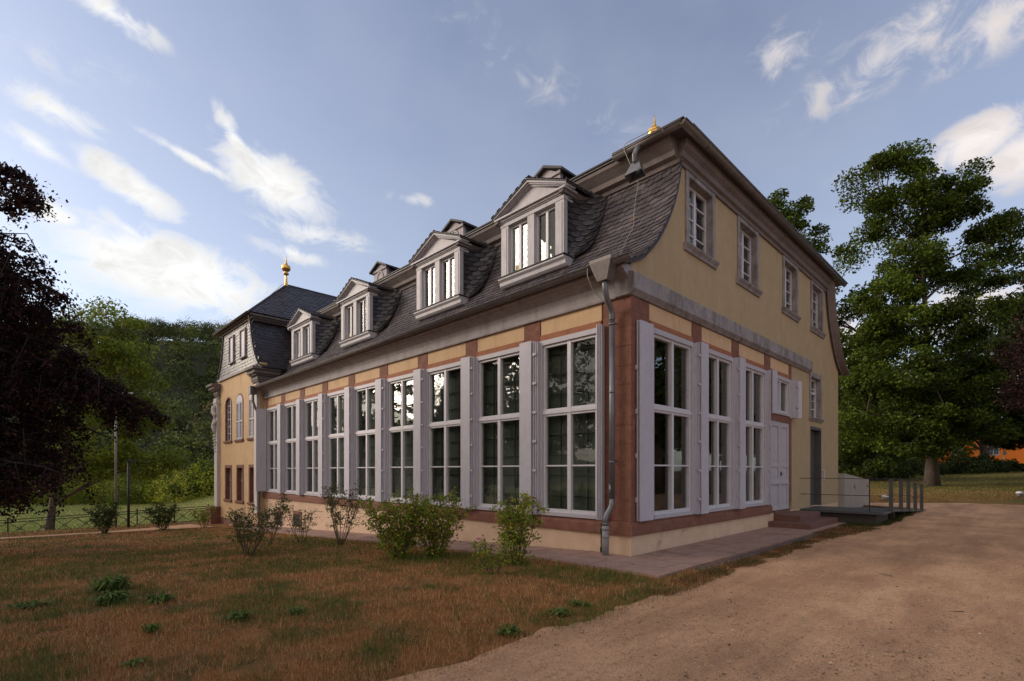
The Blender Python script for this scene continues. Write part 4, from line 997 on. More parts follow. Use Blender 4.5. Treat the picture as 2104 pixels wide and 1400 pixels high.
# ---- small roof vents on the upper slope
for (yc, s) in ((4.15, 1), (8.25, 1), (13.0, 1)):
    f = MB(); xf = 2.35; hw = .48
    f.box(xf, xf+.12, yc-hw, yc+hw, 8.7, 9.60)
    n_ = 14
    for r0, r1, xx in ((.20, .26, xf-.03), (.155, .18, xf-.015)):
        P0 = [(yc+r0*math.cos(2*math.pi*k/n_), 9.28+r0*math.sin(2*math.pi*k/n_)*1.15) for k in range(n_)]; P1 = [(yc+r1*math.cos(2*math.pi*k/n_), 9.28+r1*math.sin(2*math.pi*k/n_)*1.15) for k in range(n_)]
        for k in range(n_):
            j = (k+1) % n_; f.prism([(xx, *P0[k]), (xx, *P1[k]), (xx, *P1[j]), (xx, *P0[j])], [(xf, *P0[k]), (xf, *P1[k]), (xf, *P1[j]), (xf, *P0[j])])
    f.box(xf-.05, xf, yc-hw-.04, yc+hw+.04, 9.56, 9.64)
    D = f.build('roof_vent', CORN, H); r = MB()
    r.prism([(xf-.14, yc-hw-.16, 9.58), (xf-.14, yc, 9.86), (xf-.14, yc+hw+.16, 9.58), (xf-.14, yc+hw+.16, 9.64), (xf-.14, yc, 9.93), (xf-.14, yc-hw-.16, 9.64)], [(5.2, yc-hw-.16, 9.58), (5.2, yc, 9.86), (5.2, yc+hw+.16, 9.58), (5.2, yc+hw+.16, 9.64), (5.2, yc, 9.93), (5.2, yc-hw-.16, 9.64)])
    r.build('vent_roof', SLATEU, D)
    r = MB(); r.prism([(xf-.02, yc-hw, 9.58), (xf-.02, yc, 9.86), (xf-.02, yc+hw, 9.58)], [(xf+.1, yc-hw, 9.58), (xf+.1, yc, 9.86), (xf+.1, yc+hw, 9.58)]); r.build('vent_gable', CORN, D)
    s_ = MB(); slates(s_, lambda u, v, yc=yc: ((xf+.12+u, yc-hw-.0, 8.75+v), (0, -1, 0)), 0, 2.0, 0, .85, w_=.22, h_=.15, cols=DSC); s_.box(0, .001, 0, .001, 0, .001) if 0 else None; s_.build('vent_slates', SLATE, D)
    r = MB(); r.box(xf+.12, 4.6, yc-hw+.005, yc+hw, 8.7, 9.58); r.build('vent_body', SLATEU, D)

# ================================================================== steps, ramp, concrete wall
ST = empty('entrance_steps', (7, 0, 0), 0, 'two dark red sandstone steps below the panelled grey door', 'steps')
def local(mb, o):
    mb.v = [(a-o[0], b-o[1], c-o[2]) for a, b, c in mb.v]; return mb
for k, (x0, x1, y1, z0, z1) in enumerate(((6.99, 9.78, -1.06, 0, .185), (7.42, 9.36, -.69, .186, .37))):
    m = MB(); b_ = .012
    m.loft([[(x0, y1, z0), (x1, y1, z0), (x1, -.002, z0), (x0, -.002, z0)], [(x0, y1, z1-b_), (x1, y1, z1-b_), (x1, -.002, z1-b_), (x0, -.002, z1-b_)], [(x0+b_, y1+b_, z1), (x1-b_, y1+b_, z1), (x1-b_, -.002, z1), (x0+b_, -.002, z1)]])
    local(m, (7, 0, 0)).build('step', STEP, ST)
m = MB(); m.box(7.42, 8.74, -.04, -.002, .372, .462); local(m, (7, 0, 0)).build('threshold', STEP, ST)
RO = (9.85, 0, 0)
RP = empty('access_ramp', RO, 0, 'dark steel access ramp with thin cable railing in front of the side door', 'ramp')
m = MB()
m.prism([(9.75, -2.2, .33), (9.75, -.02, .33), (9.75, -.02, .40), (9.75, -2.2, .40)], [(11.6, -2.2, .33), (11.6, -.02, .33), (11.6, -.02, .40), (11.6, -2.2, .40)])
m.prism([(11.602, -2.2, .33), (11.602, -.9, .33), (11.602, -.9, .40), (11.602, -2.2, .40)], [(17.9, -2.2, -.01), (17.9, -.9, -.01), (17.9, -.9, .06), (17.9, -2.2, .06)])
local(m, RO).build('deck', DECK, RP)
for bx in ((9.9, 11.6, -2.0, -.06, -.1, .325), (12.6, 12.8, -2.0, -.95, -.1, .26), (14.6, 14.8, -2.0, -.95, -.1, .15)):
    m = MB(); m.box(*bx); local(m, RO).build('ramp_support', mat('dark_concrete', (.06, .05, .045), None, .95, 5), RP)
rail = []
for k, x in enumerate((10.86, 12.57, 14.05, 15.56, 17.14)):
    z = .40 if x < 11.6 else .40-(x-11.6)*.054
    m = MB(); m.box(x-.008, x+.008, -2.215, -2.215, z, z) if 0 else m.box(x-.012, x+.012, -2.25, -2.14, z-.05, z+.97)
    local(m, RO).build('post', DECK, RP); rail.append((x, -2.2, z))
m = MB(); m.tube([(9.80, -1.85, .35), (9.80, -1.85, 1.40)], .016, 6); local(m, RO).build('post', IRON, RP)
m = MB()
for dz in (.97, .47):
    m.tube([(9.80, -.02, .40+dz), (9.80, -1.85, .40+dz), (9.86, -2.15, .40+dz)]+[(x, y, z+dz) for x, y, z in rail], .011, 6)
local(m, RO).build('cable_rail', IRON, RP)
BO = (15.8, 0, 0)
BL = empty('concrete_stair_wall', BO, 0, 'pale concrete wall with a sloping top behind the access ramp', 'concrete wall')
m = MB(); m.prism([(15.9, .1, -.1), (20.6, .1, -.1), (20.6, .1, 1.18), (15.9, .1, 1.50)], [(15.9, .45, -.1), (20.6, .45, -.1), (20.6, .45, 1.18), (15.9, .45, 1.50)][::1]); local(m, BO).build('wall_slab', CONC, BL)
m = MB(); m.prism([(15.9, .455, -.1), (16.2, .455, -.1), (16.2, .455, 1.52), (15.9, .455, 1.52)], [(15.9, 3.2, -.1), (16.2, 3.2, -.1), (16.2, 3.2, 1.60), (15.9, 3.2, 1.60)]); local(m, BO).build('side_slab', mat('concrete_shaded', (.16, .15, .15), (.12, .11, .11), .9, 4), BL)  # darker copy of the concrete puts this side's shade into its colour
m = MB()
for x in (17.3, 19.7): m.tube([(x, .06, 1.0), (x, .03, .9), (x+.06, .03, .86), (x+.08, .06, .92)], .012, 5)
local(m, BO).build('hook', IRON, BL)

# ================================================================== roses
def grow_bush(name, px_, py_, h, spread, nst, nleaf, lsize, cols, label, density_low=.0, lean=(0, 0), flowers=(), seed=1, straight=False):
    random.seed(seed); z0 = float(hz(px_, py_)); o = empty(name, (px_, py_, z0), 0, label, 'rose bush', 'rose bushes along the manor lawn')
    m = MB(); pts = []
    for k in range(nst):
        a = 2*math.pi*(k+random.random()*.6)/nst; sp_ = spread*random.uniform(.35, 1.0); hh = h*random.uniform(.7, 1.0)
        b0 = Vector((.05*math.cos(a), .05*math.sin(a), -.03)); tip = Vector((sp_*math.cos(a)+lean[0]*hh, sp_*math.sin(a)+lean[1]*hh, hh))
        mid = b0.lerp(tip, .5)+Vector((math.cos(a)*sp_*.12, math.sin(a)*sp_*.12, hh*.02))
        P = []
        for q in range(9):
            t = q/8; p = b0*(1-t)**2+mid*2*t*(1-t)+tip*t*t+Vector((random.uniform(-1, 1), random.uniform(-1, 1), 0))*.012; P.append(p)
        m.tube(P, [.011*(1-.72*q/8) for q in range(9)], 5)
        for q in range(3, 9):
            for s_ in range(2 if q < 6 else 3):
                d = Vector((random.gauss(0, 1), random.gauss(0, 1), random.uniform(.1, 1.1))).normalized()*random.uniform(.10, .26)*min(1, h); e = P[q]+d
                m.tube([P[q], P[q]+d*.5+Vector((0, 0, .015)), e], [.005, .004, .002], 4)
                for u in (.45, .65, .85, 1.0, 1.0): pts.append(P[q]+d*u)
        if density_low:
            for q in range(0, 5):
                for s_ in range(int(density_low)): pts.append(P[q]+Vector((random.gauss(0, .09), random.gauss(0, .09), random.gauss(.02, .06))))
    m.build('stems', STEM, o, True)
    P = np.array([tuple(p) for p in pts]); k = rng.integers(0, len(P), nleaf); Q = P[k]+rng.normal(scale=.035, size=(nleaf, 3)); Q[:, 2] = np.maximum(Q[:, 2], .01)
    leaves('leaves', Q, lsize*rng.uniform(.6, 1.25, nleaf), lcol(nleaf, cols, .22), LEAF, o, up=.5)
    for (fx, fy, fz, c) in flowers:
        fm = MB(); 
        for r_ in range(3):
            for q in range(5):
                a = q*2*math.pi/5+r_*.6; rr = .012+.011*r_; fm.ball((fx+rr*math.cos(a), fy+rr*math.sin(a), fz-.004*r_), .016, 5, (1, 1, .7))
        fm.build('flower', c, o)
    return o
G1 = [(.040, .062, .014), (.055, .085, .018), (.03, .045, .012), (.075, .095, .02)]       # darker rose
G2 = [(.18, .27, .028), (.24, .33, .035), (.12, .19, .024), (.36, .34, .04), (.24, .15, .045)]          # bright rose
G3 = [(.075, .105, .035), (.10, .135, .042), (.055, .08, .03), (.14, .14, .045)]
PINK = mat('petal_pink', (.45, .12, .18), None, .6, 9); PALE = mat('petal_pale', (.8, .72, .68), None, .6, 9)
grow_bush('rose_bush', -5.3, 22.46, 1.22, .62, 14, 2600, .075, G1, 'round dark rose bush left of the black lamp post', 2, seed=11)
grow_bush('rose_bush', -3.31, 21.93, 1.1, .68, 13, 2200, .075, G1, 'dark rose bush between the lamp post and the pavilion corner', 2, seed=12)
grow_bush('rose_bush', -1.79, 21.54, .9, .5, 8, 800, .07, G2, 'thin pale rose bush nearest the pavilion pedestal', 0, seed=13)
grow_bush('rose_bush', -4.34, 7.13, 1.02, .62, 13, 1700, .05, G3, 'wide straggly rose bush with pale blooms, foremost on the left of the row', 0, seed=14, flowers=((-.12, -.1, .82, PALE), (-.3, .15, .72, PALE), (.35, .15, .9, PALE)))
grow_bush('rose_bush', -3.08, 9.4, 1.2, .30, 4, 620, .055, G3, 'thin leaning rose bush in front of the cellar windows', 0, lean=(.18, -.28), seed=15)
grow_bush('rose_bush', -2.3, 9.2, 1.0, .50, 6, 620, .05, G3, 'sparse open rose bush with bare lower stems by the right cellar window', 0, seed=16)
grow_bush('rose_bush', -2.03, 7.4, 1.45, .75, 11, 1700, .052, G3, 'tallest vase-shaped rose bush with bare brown stems against the plinth', 0, seed=17)
grow_bush('rose_bush', -2.66, 3.59, 1.12, .66, 18, 5600, .056, G2, 'dense bright green rose bush, left of the close pair', 5, seed=18)
grow_bush('rose_bush', -2.13, 3.11, 1.18, .58, 16, 4600, .056, G2, 'dense bright green rose bush, right of the close pair', 5, seed=19)
grow_bush('rose_bush', -1.95, 1.04, 1.16, .42, 11, 2800, .058, G2, 'upright bright rose bush nearest the downpipe corner', 4, seed=20)
grow_bush('rose_bush', -2.78, .69, .55, .32, 7, 800, .045, G2, 'small low rose bush with one pink bloom', 2, seed=21, flowers=((-.12, .22, .55, PINK),))

# weeds on the lawn
def weed(x, y, r, h, n, label, cols=((.10, .15, .03), (.13, .185, .04), (.07, .11, .025))):
    z = float(hz(x, y)); m = MB()
    for k in range(n):
        a = random.uniform(0, 2*math.pi); l_ = r*random.uniform(.5, 1); hh = h*random.uniform(.3, 1); w_ = .012*random.uniform(.7, 1.6); d = Vector((math.cos(a), math.sin(a), 0)); s_ = Vector((-math.sin(a), math.cos(a), 0))*w_
        b0 = Vector((random.gauss(0, r*.2), random.gauss(0, r*.2), 0)); p1 = b0+d*l_*.5+Vector((0, 0, hh)); p2 = b0+d*l_+Vector((0, 0, hh*random.uniform(.3, 1.1)))
        i = len(m.v); m.v += [tuple(b0-s_*.4), tuple(b0+s_*.4), tuple(p1+s_), tuple(p1-s_), tuple(p2)]; m.f += [(i, i+1, i+2, i+3), (i+3, i+2, i+4)]
        c = random.choice(cols); kk = random.uniform(.8, 1.2); m.c += [(c[0]*kk, c[1]*kk, c[2]*kk, 1)]*5
    o = m.build('weed_clump', GRASSM); o.location = (x, y, z); tag(o, label, 'weed', 'weeds growing in the dry lawn'); return o
random.seed(5)
WD = [(-7.06, 4.32, .32, .22, 260, 'largest bushy weed clump, at the left of the lawn'), (-7.19, 3.19, .26, .15, 170, 'weed clump just in front of the largest bushy one'), (-6.77, 2.71, .22, .10, 140, 'broad flat weed clump right of the largest bushy one'),
      (-6.37, .81, .15, .10, 90, 'bright grassy weed tuft in the middle of the dry lawn'), (-7.12, .97, .11, .09, 45, 'small dark weed left of the bright tuft'), (-7.95, 3.75, .28, .08, 110, 'low weed patch at the left edge of the lawn'),
      (-3.76, -1.42, .18, .06, 60, 'flat green weed rosette at the path edge'), (-4.65, -1.56, .16, .09, 60, 'dark green weed at the ragged lawn tip by the gravel'), (-3.3, -1.38, .15, .05, 45, 'small leafy weed at the path edge nearest the paving'),
      (-5.82, .66, .14, .08, 50, 'thin upright weed right of the bright tuft'), (-7.38, 0.05, .13, .05, 45, 'flat dark weed near the front of the lawn'), (-1.2, 5.3, .16, .14, 70, 'dark spiky tuft beside the slab paving')]
for w_ in WD: weed(*w_)

# ================================================================== grass and litter
def n2(x, y, f, s=0): return noise.noise(Vector((x*f, y*f, s)))
def blades(name, X, Y, hgt, cols, lean=.7, wid=.006):
    n = len(X); Z = hz(X, Y); a = rng.uniform(0, 2*np.pi, n); le = rng.uniform(.1, 1, n)*lean
    D = np.stack([np.cos(a), np.sin(a), np.zeros(n)], 1); S = np.stack([-np.sin(a), np.cos(a), np.zeros(n)], 1)
    B = np.stack([X, Y, Z], 1); h3 = hgt[:, None]; T = B+D*h3*le[:, None]; T[:, 2] += hgt*np.sqrt(np.maximum(.05, 1-(le*.9)**2))
    q = np.empty((n, 3, 3)); q[:, 0] = B-S*wid[:, None]; q[:, 1] = B+S*wid[:, None]; q[:, 2] = T
    return np_mesh(name, q.reshape(-1, 3), 3, cols, GRASSM)
def lawn_pts(n, tmin, tmax, pxa=-60, pxb=1500):
    t = tmin*(tmax/tmin)**rng.uniform(0, 1, n); px = rng.uniform(pxa, pxb, n); a = (px-1052)/F
    X = CAMX+t*(.713*a+.701); Y = CAMY+t*(-.701*a+.713); return X, Y, t
X, Y, T = lawn_pts(330000, 3.3, 30)
edge = np.array([path_edge(x) if x < 22 else 9 for x in X])
inl = (Y > edge-.10+rng.normal(scale=.10, size=len(X))) & ~((X > -1.27) & (Y > -1.28) & (Y < 19.2)) & (Y < 31) & ~((X > -1.3) & (Y > 0)) 
fpz = np.maximum(23.6-.30*(X+8.4), 19.6)
inl &= ~((Y > fpz) & (Y < fpz+1.5+np.maximum(0, X+5)*.9) & (X < -1))
X, Y, T = X[inl], Y[inl], T[inl]
big = np.array([n2(a, b, .75, 1.7)+.6*n2(a, b, 2.3, 4.0)+.35*n2(a, b, 7, 2.0) for a, b in zip(X, Y)])
big += .35*sst(3, 9, Y)*sst(14, 9, Y) + .55*np.exp(-((Y-path_edge(0)-.45)/.35)**2)*((X > -1.9) & (X < -.9)) 
big += .5*np.exp(-((X+2.0)/.7)**2)*(Y > -1)*(Y < 10)
green = rng.uniform(size=len(X)) < sst(-.15, .55, big+rng.normal(scale=.12, size=len(big)))*.82+.04
C = np.where(green[:, None], lcol(len(X), [(.085, .13, .025), (.11, .165, .032), (.06, .09, .02), (.16, .17, .04)], .2), lcol(len(X), [(.42, .18, .06), (.31, .125, .042), (.54, .29, .12), (.21, .085, .032), (.60, .40, .2)], .24))
spots = [(rng.uniform(-8.6, -2.2), rng.uniform(-1.3, 12), rng.uniform(.04, .16), rng.uniform(.5, 1)) for _ in range(130)]+[(-1.75, -.75, .42, 1.3), (-1.9, .2, .3, 1.0), (-2.4, 3.0, .5, .9), (-2.2, 1.2, .35, .9)]
sg = np.zeros(len(X))
for (a, b, r_, s_) in spots: sg = np.maximum(sg, s_*np.exp(-((X-a)**2+(Y-b)**2)/r_**2))
gs = rng.uniform(size=len(X)) < sg*.95
C = np.where(gs[:, None], lcol(len(X), [(.085, .13, .025), (.11, .165, .032), (.06, .09, .02)], .2), C); green = green | gs
hgt = np.where(green, rng.uniform(.03, .085, len(X)), rng.uniform(.015, .065, len(X)))*(1+.4*rng.uniform(size=len(X)))*(1+.5*sg)*np.where(rng.uniform(size=len(X)) < .02, 2.0, 1)
bare = np.array([n2(a, b, 2.1, 20) for a, b in zip(X, Y)]) < -.38
hgt = np.where(bare & ~gs, hgt*.35, hgt)
wid = np.clip(.0012*T/3, .0015, .012)
blades('lawn_grass', X, Y, hgt, C, .95, wid)['kind'] = 'stuff'
# strip of grass and weeds between paving and gravel, and round the ramp
n = 52000; X = rng.uniform(-2.2, 19.5, n); e2 = np.array([path_edge(x) for x in X]); top_ = np.where(X < 6.3, -1.52, np.where(X < 9.9, -1.30, -2.25))
Y = e2-.12+rng.uniform(0, 1, n)*(np.maximum(top_-e2, .05)+.14)
k = (n2v := np.array([n2(a, b, 1.6, 8) for a, b in zip(X, Y)])) > -.25
k &= rng.uniform(size=n) < .9
X, Y, n2v = X[k], Y[k], n2v[k]; green = rng.uniform(size=len(X)) < np.where(X > 8.8, .65, .14)+.5*n2v
C = np.where(green[:, None], lcol(len(X), [(.045, .068, .018), (.06, .085, .022), (.035, .05, .016)], .2), lcol(len(X), [(.25, .125, .055), (.19, .09, .04), (.29, .165, .08)], .2))
hgt = np.where(green, rng.uniform(.03, .12, len(X)), rng.uniform(.02, .07, len(X)))
blades('verge_grass', X, Y, hgt, C, .95, np.full(len(X), .0045))['kind'] = 'stuff'
# lawn beyond the path on the right
n = 60000; t = 26*(80/26)**rng.uniform(0, 1, n); px = rng.uniform(1740, 2130, n); a = (px-1052)/F; X = CAMX+t*(.713*a+.701); Y = CAMY+t*(-.701*a+.713)
k = (X > 22.5) & (Y < (X-21.3)*1.5+8) & (Y > 1.5-(X-21.6)*1.15+.2); X, Y = X[k], Y[k]
g2 = rng.uniform(size=len(X)) < sst(27, 40, X)*.75
C = np.where(g2[:, None], lcol(len(X), [(.075, .10, .022), (.10, .12, .03)], .2), lcol(len(X), [(.33, .19, .07), (.26, .14, .05), (.38, .24, .10)], .2))
blades('park_grass', X, Y, rng.uniform(.04, .09, len(X)), C, .9, np.full(len(X), .014))['kind'] = 'stuff'
# meadow grass behind the fence
n = 50000; t = 38*(100/38)**rng.uniform(0, 1, n); px = rng.uniform(-40, 520, n); a = (px-1052)/F; X = CAMX+t*(.713*a+.701); Y = CAMY+t*(-.701*a+.713)
k = Y > 34; X, Y = X[k], Y[k]; C = lcol(len(X), [(.20, .25, .06), (.27, .27, .08), (.16, .21, .045)], .15); blades('meadow_grass', X, Y, rng.uniform(.08, .2, len(X)), C, .9, np.full(len(X), .03))['kind'] = 'stuff'
# bits of bark, leaf and grit on the gravel
n = 17000; t = 3.2*(30/3.2)**rng.uniform(0, 1, n); px = rng.uniform(850, 2130, n); a = (px-1052)/F; X = CAMX+t*(.713*a+.701); Y = CAMY+t*(-.701*a+.713)
k = Y < np.array([path_edge(x) if x < 22 else -5 for x in X]); X, Y = X[k], Y[k]; dens_ = np.array([n2(a, b, .6, 3) for a, b in zip(X, Y)]); k = rng.uniform(size=len(X)) < .35+dens_; X, Y = X[k], Y[k]
P = np.stack([X, Y, np.full(len(X), .02)], 1)
leaves('ground_litter', P, rng.uniform(.008, .03, len(X))*np.where(rng.uniform(size=len(X)) < .06, 1.8, 1), lcol(len(X), [(.07, .045, .03), (.13, .085, .05), (.04, .03, .025), (.3, .22, .16)], .2), STRAW, up=4, aspect=.5)['kind'] = 'stuff'
def pebbles():
    n = 5000; t = 3.0*(14/3.0)**rng.uniform(0, 1, n); px = rng.uniform(850, 2130, n); a = (px-1052)/F; X = CAMX+t*(.713*a+.701); Y = CAMY+t*(-.701*a+.713)
    k = Y < np.array([path_edge(x) for x in X])+.05; X, Y = X[k], Y[k]; n = len(X); r = rng.uniform(.003, .009, n)*np.where(rng.uniform(size=n) < .05, 2.2, 1)
    base = np.array([(1, 0, 0), (0, 1, 0), (-1, 0, 0), (0, -1, 0), (0, 0, .8)]); th = rng.uniform(0, 6.28, n); c, s = np.cos(th), np.sin(th)
    V = base[None]*r[:, None, None]; V = np.stack([V[..., 0]*c[:, None]*1.3-V[..., 1]*s[:, None], V[..., 0]*s[:, None]*1.3+V[..., 1]*c[:, None], V[..., 2]], -1)
    V += np.stack([X, Y, np.full(n, .013)], 1)[:, None]
    tri = [(0, 1, 4), (1, 2, 4), (2, 3, 4), (3, 0, 4)]; T_ = V[:, np.array(tri)].reshape(-1, 3)
    C = np.repeat(lcol(n, [(.40, .28, .20), (.30, .20, .15), (.48, .37, .28), (.22, .16, .13)], .15), 4, axis=0)
    np_mesh('loose_pebbles', T_, 3, C, STRAW)['kind'] = 'stuff'
pebbles()
random.seed(9)
for (x, y, l_, a, lb) in ((-1.9, -2.6, .16, .4, 'short dark twig on the gravel near the lawn tip'), (1.3, -3.6, .22, 1.1, 'crooked twig on the gravel at the right'), (-.6, -4.55, .18, 2.4, 'small forked twig at the bottom right of the gravel')):
    m = MB(); m.tube([(-l_/2, 0, .02), (0, .015, .03), (l_/2, 0, .022)], [.006, .005, .002], 5); m.tube([(0, .015, .03), (l_*.2, .05, .03)], [.004, .002], 4)
    o = m.build('twig', BARK); o.location = (x, y, 0.01); o.rotation_euler.z = a; tag(o, lb, 'twig', 'twigs on the gravel')

# ================================================================== fence, lamp posts
fposts = [(-10.6, 32.4), (-8.27, 32.2), (-6.5, 31.95), (-4.75, 31.7), (-2.9, 31.45), (-1.1, 31.2), (.64, 30.9), (2.4, 30.7)]
fo = fposts[0]; FE = empty('iron_fence', (fo[0], fo[1], 0), 0, 'low dark iron fence with crossed bars and small rings at the meadow edge', 'fence')
m = MB()
for (x, y) in fposts:
    z = float(hz(x, y)); m = MB(); m.box(x-.03, x+.03, y-.03, y+.03, z-.1, z+1.02); m.ball((x, y, z+1.05), .04, 6); local(m, (fo[0], fo[1], 0)).build('post', IRON, FE)
for (A, B) in zip(fposts, fposts[1:]):
    m = MB(); za, zb = float(hz(*A)), float(hz(*B)); a = Vector((A[0], A[1], za)); b = Vector((B[0], B[1], zb))
    Q = lambda s, h: a.lerp(b, s)+Vector((0, 0, h))
    for h in (.10, .95, .82): m.tube([Q(0, h), Q(1, h)], .022, 5)
    for s0 in (0, .5):
        m.tube([Q(s0, .10), Q(s0+.5, .82)], .016, 4); m.tube([Q(s0, .82), Q(s0+.5, .10)], .016, 4)
        c = Q(s0+.25, .46); u = (b-a).normalized(); m.tube([c+u*.09*math.cos(k*math.pi/6)+Vector((0, 0, .09*math.sin(k*math.pi/6))) for k in range(13)], .014, 4)
    local(m, (fo[0], fo[1], 0)).build('rail_panel', IRON, FE)
p = at(238, 1046, 27); p[2] = float(hz(p[0], p[1])); FPo = empty('tall_light_mast', tuple(p), 0, 'tall thin grey mast with a short arm on the meadow', 'light mast')
m = MB(); m.tube([(0, 0, 0), (0, 0, 4), (0, 0, 7.1)], [.06, .055, .05], 10); m.build('pole', mat('galvanised', (.30, .27, .26), (.22, .2, .19), .5, 5, metal=.3), FPo, True)
m = MB(); m.box(-.05, .9, -.04, .04, 7.1, 7.17); o = m.build('arm', WHITE, FPo); o.rotation_euler.z = -R(44)
p = at(264, 1088, 26.5); p[2] = float(hz(p[0], p[1])); LP = empty('street_lamp', tuple(p), -R(44), 'black lamp post with a flat head beside the footpath', 'street lamp')
m = MB(); m.tube([(0, 0, -.05), (0, 0, 3.45)], [.065, .055], 10); m.build('pole', IRON, LP, True)
m = MB(); m.box(-.06, .50, -.07, .07, 3.42, 3.52); m.build('lamp_head', IRON, LP)
# bollard lights
for (px_, py_, t, lb) in ((1819, 1024, 27, 'low white-capped bollard light behind the ramp posts'), (2095, 1018, 27.5, 'low white-capped bollard light at the right edge of the lawn')):
    p = at(px_, py_, t); p[2] = float(hz(p[0], p[1])); o = empty('bollard_light', tuple(p), 0, lb, 'bollard light', 'bollard lights beside the path')
    m = MB(); m.lathe((0, 0, 0), [(.13, 0), (.13, .12), (.12, .14), (.12, .2)], 14); m.build('base', ZINC, o, True)
    m = MB(); m.lathe((0, 0, 0), [(.16, .201), (.17, .23), (.15, .29), (.08, .32), (.01, .325)], 14); m.build('cap', mat('bollard_white', (.75, .76, .8), None, .4, 5), o, True)

# ================================================================== trees
def branch_to(m, A, B, r0, r1, sag=.0, n=7, wob=.15):
    A, B = Vector(A), Vector(B); d = (B-A).length; P = []
    mid = A.lerp(B, .45)+Vector((0, 0, d*.14-sag*d)); 
    for k in range(n):
        t = k/(n-1); p = A*(1-t)**2+mid*2*t*(1-t)+B*t*t
        if 0 < k < n-1: p += Vector((random.gauss(0, 1), random.gauss(0, 1), random.gauss(0, 1)))*wob*d*.05
        P.append(p)
    m.tube(P, [r0+(r1-r0)*k/(n-1) for k in range(n)], 6); return P
def tree(name, label, base, blobs, htop, rtrunk, lsize, per, cols, group='park trees', cat='tree', crown_r=1.2, flat=.5, leafm=None, bark=None, nlimb=14, seed=1, nclus=60, up=.55, lean=(0, 0), bright_mix=None, link=True, shell=.35):
    """blobs: world ellipsoids (centre, radii, weight); leaf clusters are scattered in them and joined to the trunk by limbs"""
    rng = np.random.default_rng(seed+100); random.seed(seed); base = Vector(base); o = empty(name, tuple(base), 0, label, cat, group)
    wts = np.array([b[2] for b in blobs], float); wts /= wts.sum(); Cc = []
    for k in range(nclus):
        b = blobs[rng.choice(len(blobs), p=wts)]; v = rng.normal(size=3); v /= np.linalg.norm(v); r = rng.uniform(shell, 1)**.6
        Cc.append(np.array(b[0])+v*r*np.array(b[1]))
    Cc = np.array(Cc)-np.array(base)
    tr = MB(); tp = []
    N_ = 12
    for k in range(N_+1):
        t = k/N_; tp.append(Vector((lean[0]*t+.12*math.sin(t*7+seed)*t*2, lean[1]*t+.12*math.cos(t*5+seed)*t*2, htop*t-.15)))
    rr = [rtrunk*(1.55 if k == 0 else (1.12 if k == 1 else 1))*(1-.88*(k/N_)**.9) for k in range(N_+1)]
    tr.tube(tp, rr, 12); tr.build('trunk', bark or BARK, o, True)
    br = MB(); limb = []
    idx = rng.choice(len(Cc), min(nlimb, len(Cc)), replace=False)
    for i in idx:
        c = Vector(Cc[i]); hd = math.hypot(c.x, c.y); h0 = max(htop*.18, min(c.z-hd*.55, htop*.93)); q = h0/htop; s = tp[min(int(q*N_), N_)]
        a = tp[min(int(q*N_), N_-1)].lerp(tp[min(int(q*N_)+1, N_)], q*N_-int(q*N_))
        limb += branch_to(br, a, c, rtrunk*.42*(1-.6*q), .03)[2:]
    if limb:
        LA = np.array([tuple(p) for p in limb])
        for c in Cc:
            k = np.argmin(((LA-c)**2).sum(1)); branch_to(br, LA[k], c, .045, .012, n=5)
    br.build('branches', bark or BARK, o, True)
    n = len(Cc)*per; k = np.repeat(np.arange(len(Cc)), per); sz = rng.uniform(.65, 1.35, len(Cc))*crown_r
    v = rng.normal(size=(n, 3)); v = unit(v)*(rng.uniform(0, 1, (n, 1))**.42); v[:, 2] *= flat
    # uneven lumps inside each cluster
    P = Cc[k]+v*sz[k][:, None]; P[:, 2] -= .12*(v[:, 0]**2+v[:, 1]**2)*sz[k]
    tint = rng.normal(scale=.16, size=len(Cc))[k]; C = lcol(n, cols, .16)*(1+tint[:, None]); C = np.clip(C, .002, 1)
    leaves('crown', P, lsize*rng.uniform(.55, 1.3, n), C, leafm or LEAF, o, up=up)
    return o
def pxblob(t, x, y, rx, ry, wt, rd=None):
    c = at(x, y, t); s = t/F; R_ = (rx*s+(rd or rx*s))/2; return (tuple(c), (R_, R_, ry*s), wt)
MAP = [(.058, .092, .011), (.080, .122, .013), (.042, .066, .010), (.125, .16, .017), (.030, .046, .008)]
DKG = [(.022, .036, .009), (.03, .047, .010), (.016, .028, .008), (.038, .055, .011)]
YEL = [(.16, .21, .025), (.13, .18, .022), (.23, .24, .03), (.10, .145, .02)]
BE = [(.026, .015, .016), (.036, .018, .018), (.017, .011, .012), (.060, .028, .022)]
# big maple on the right
t = 38
bl = [(1850,335,80,40,1.0),(1758,388,36,22,1.0),(1965,375,60,42,.7),(1880,430,120,50,1.5),(2000,420,35,45,.7),(2065,485,60,38,1.4),(1880,545,80,40,1.1),(1965,540,80,45,1.0),(1835,612,80,36,1.0),(2060,600,60,42,1.1),
      (1900,680,130,55,1.6),(1800,690,75,45,.7),(2000,720,80,45,.9),(1850,780,130,55,1.7),(1980,800,110,55,1.3),(1870,870,125,48,1.6),(1770,870,55,60,.6),(1990,885,100,38,.9),(1880,930,100,22,.7)]
pb = at(1915, 1003, t); pb[2] = float(hz(pb[0], pb[1]))
tree('maple_tree', 'largest leafy maple with a thick trunk on the lawn right of the house', pb, [pxblob(t, *b[:4], b[4]*b[2]*b[3]/4000, 3.0) for b in bl], 23, .36, .22, 480, MAP, crown_r=1.1, flat=.6, nlimb=46, nclus=300, seed=3, lean=(-.8, .4), up=.7)
t = 47
bl = [(1735,535,38,26,.5),(1715,620,40,50,.8),(1755,690,60,60,1),(1740,790,60,60,1.2),(1750,880,70,60,1.2),(1780,950,70,30,.8)]
pb = at(1790, 1000, t); pb[2] = float(hz(pb[0], pb[1]))
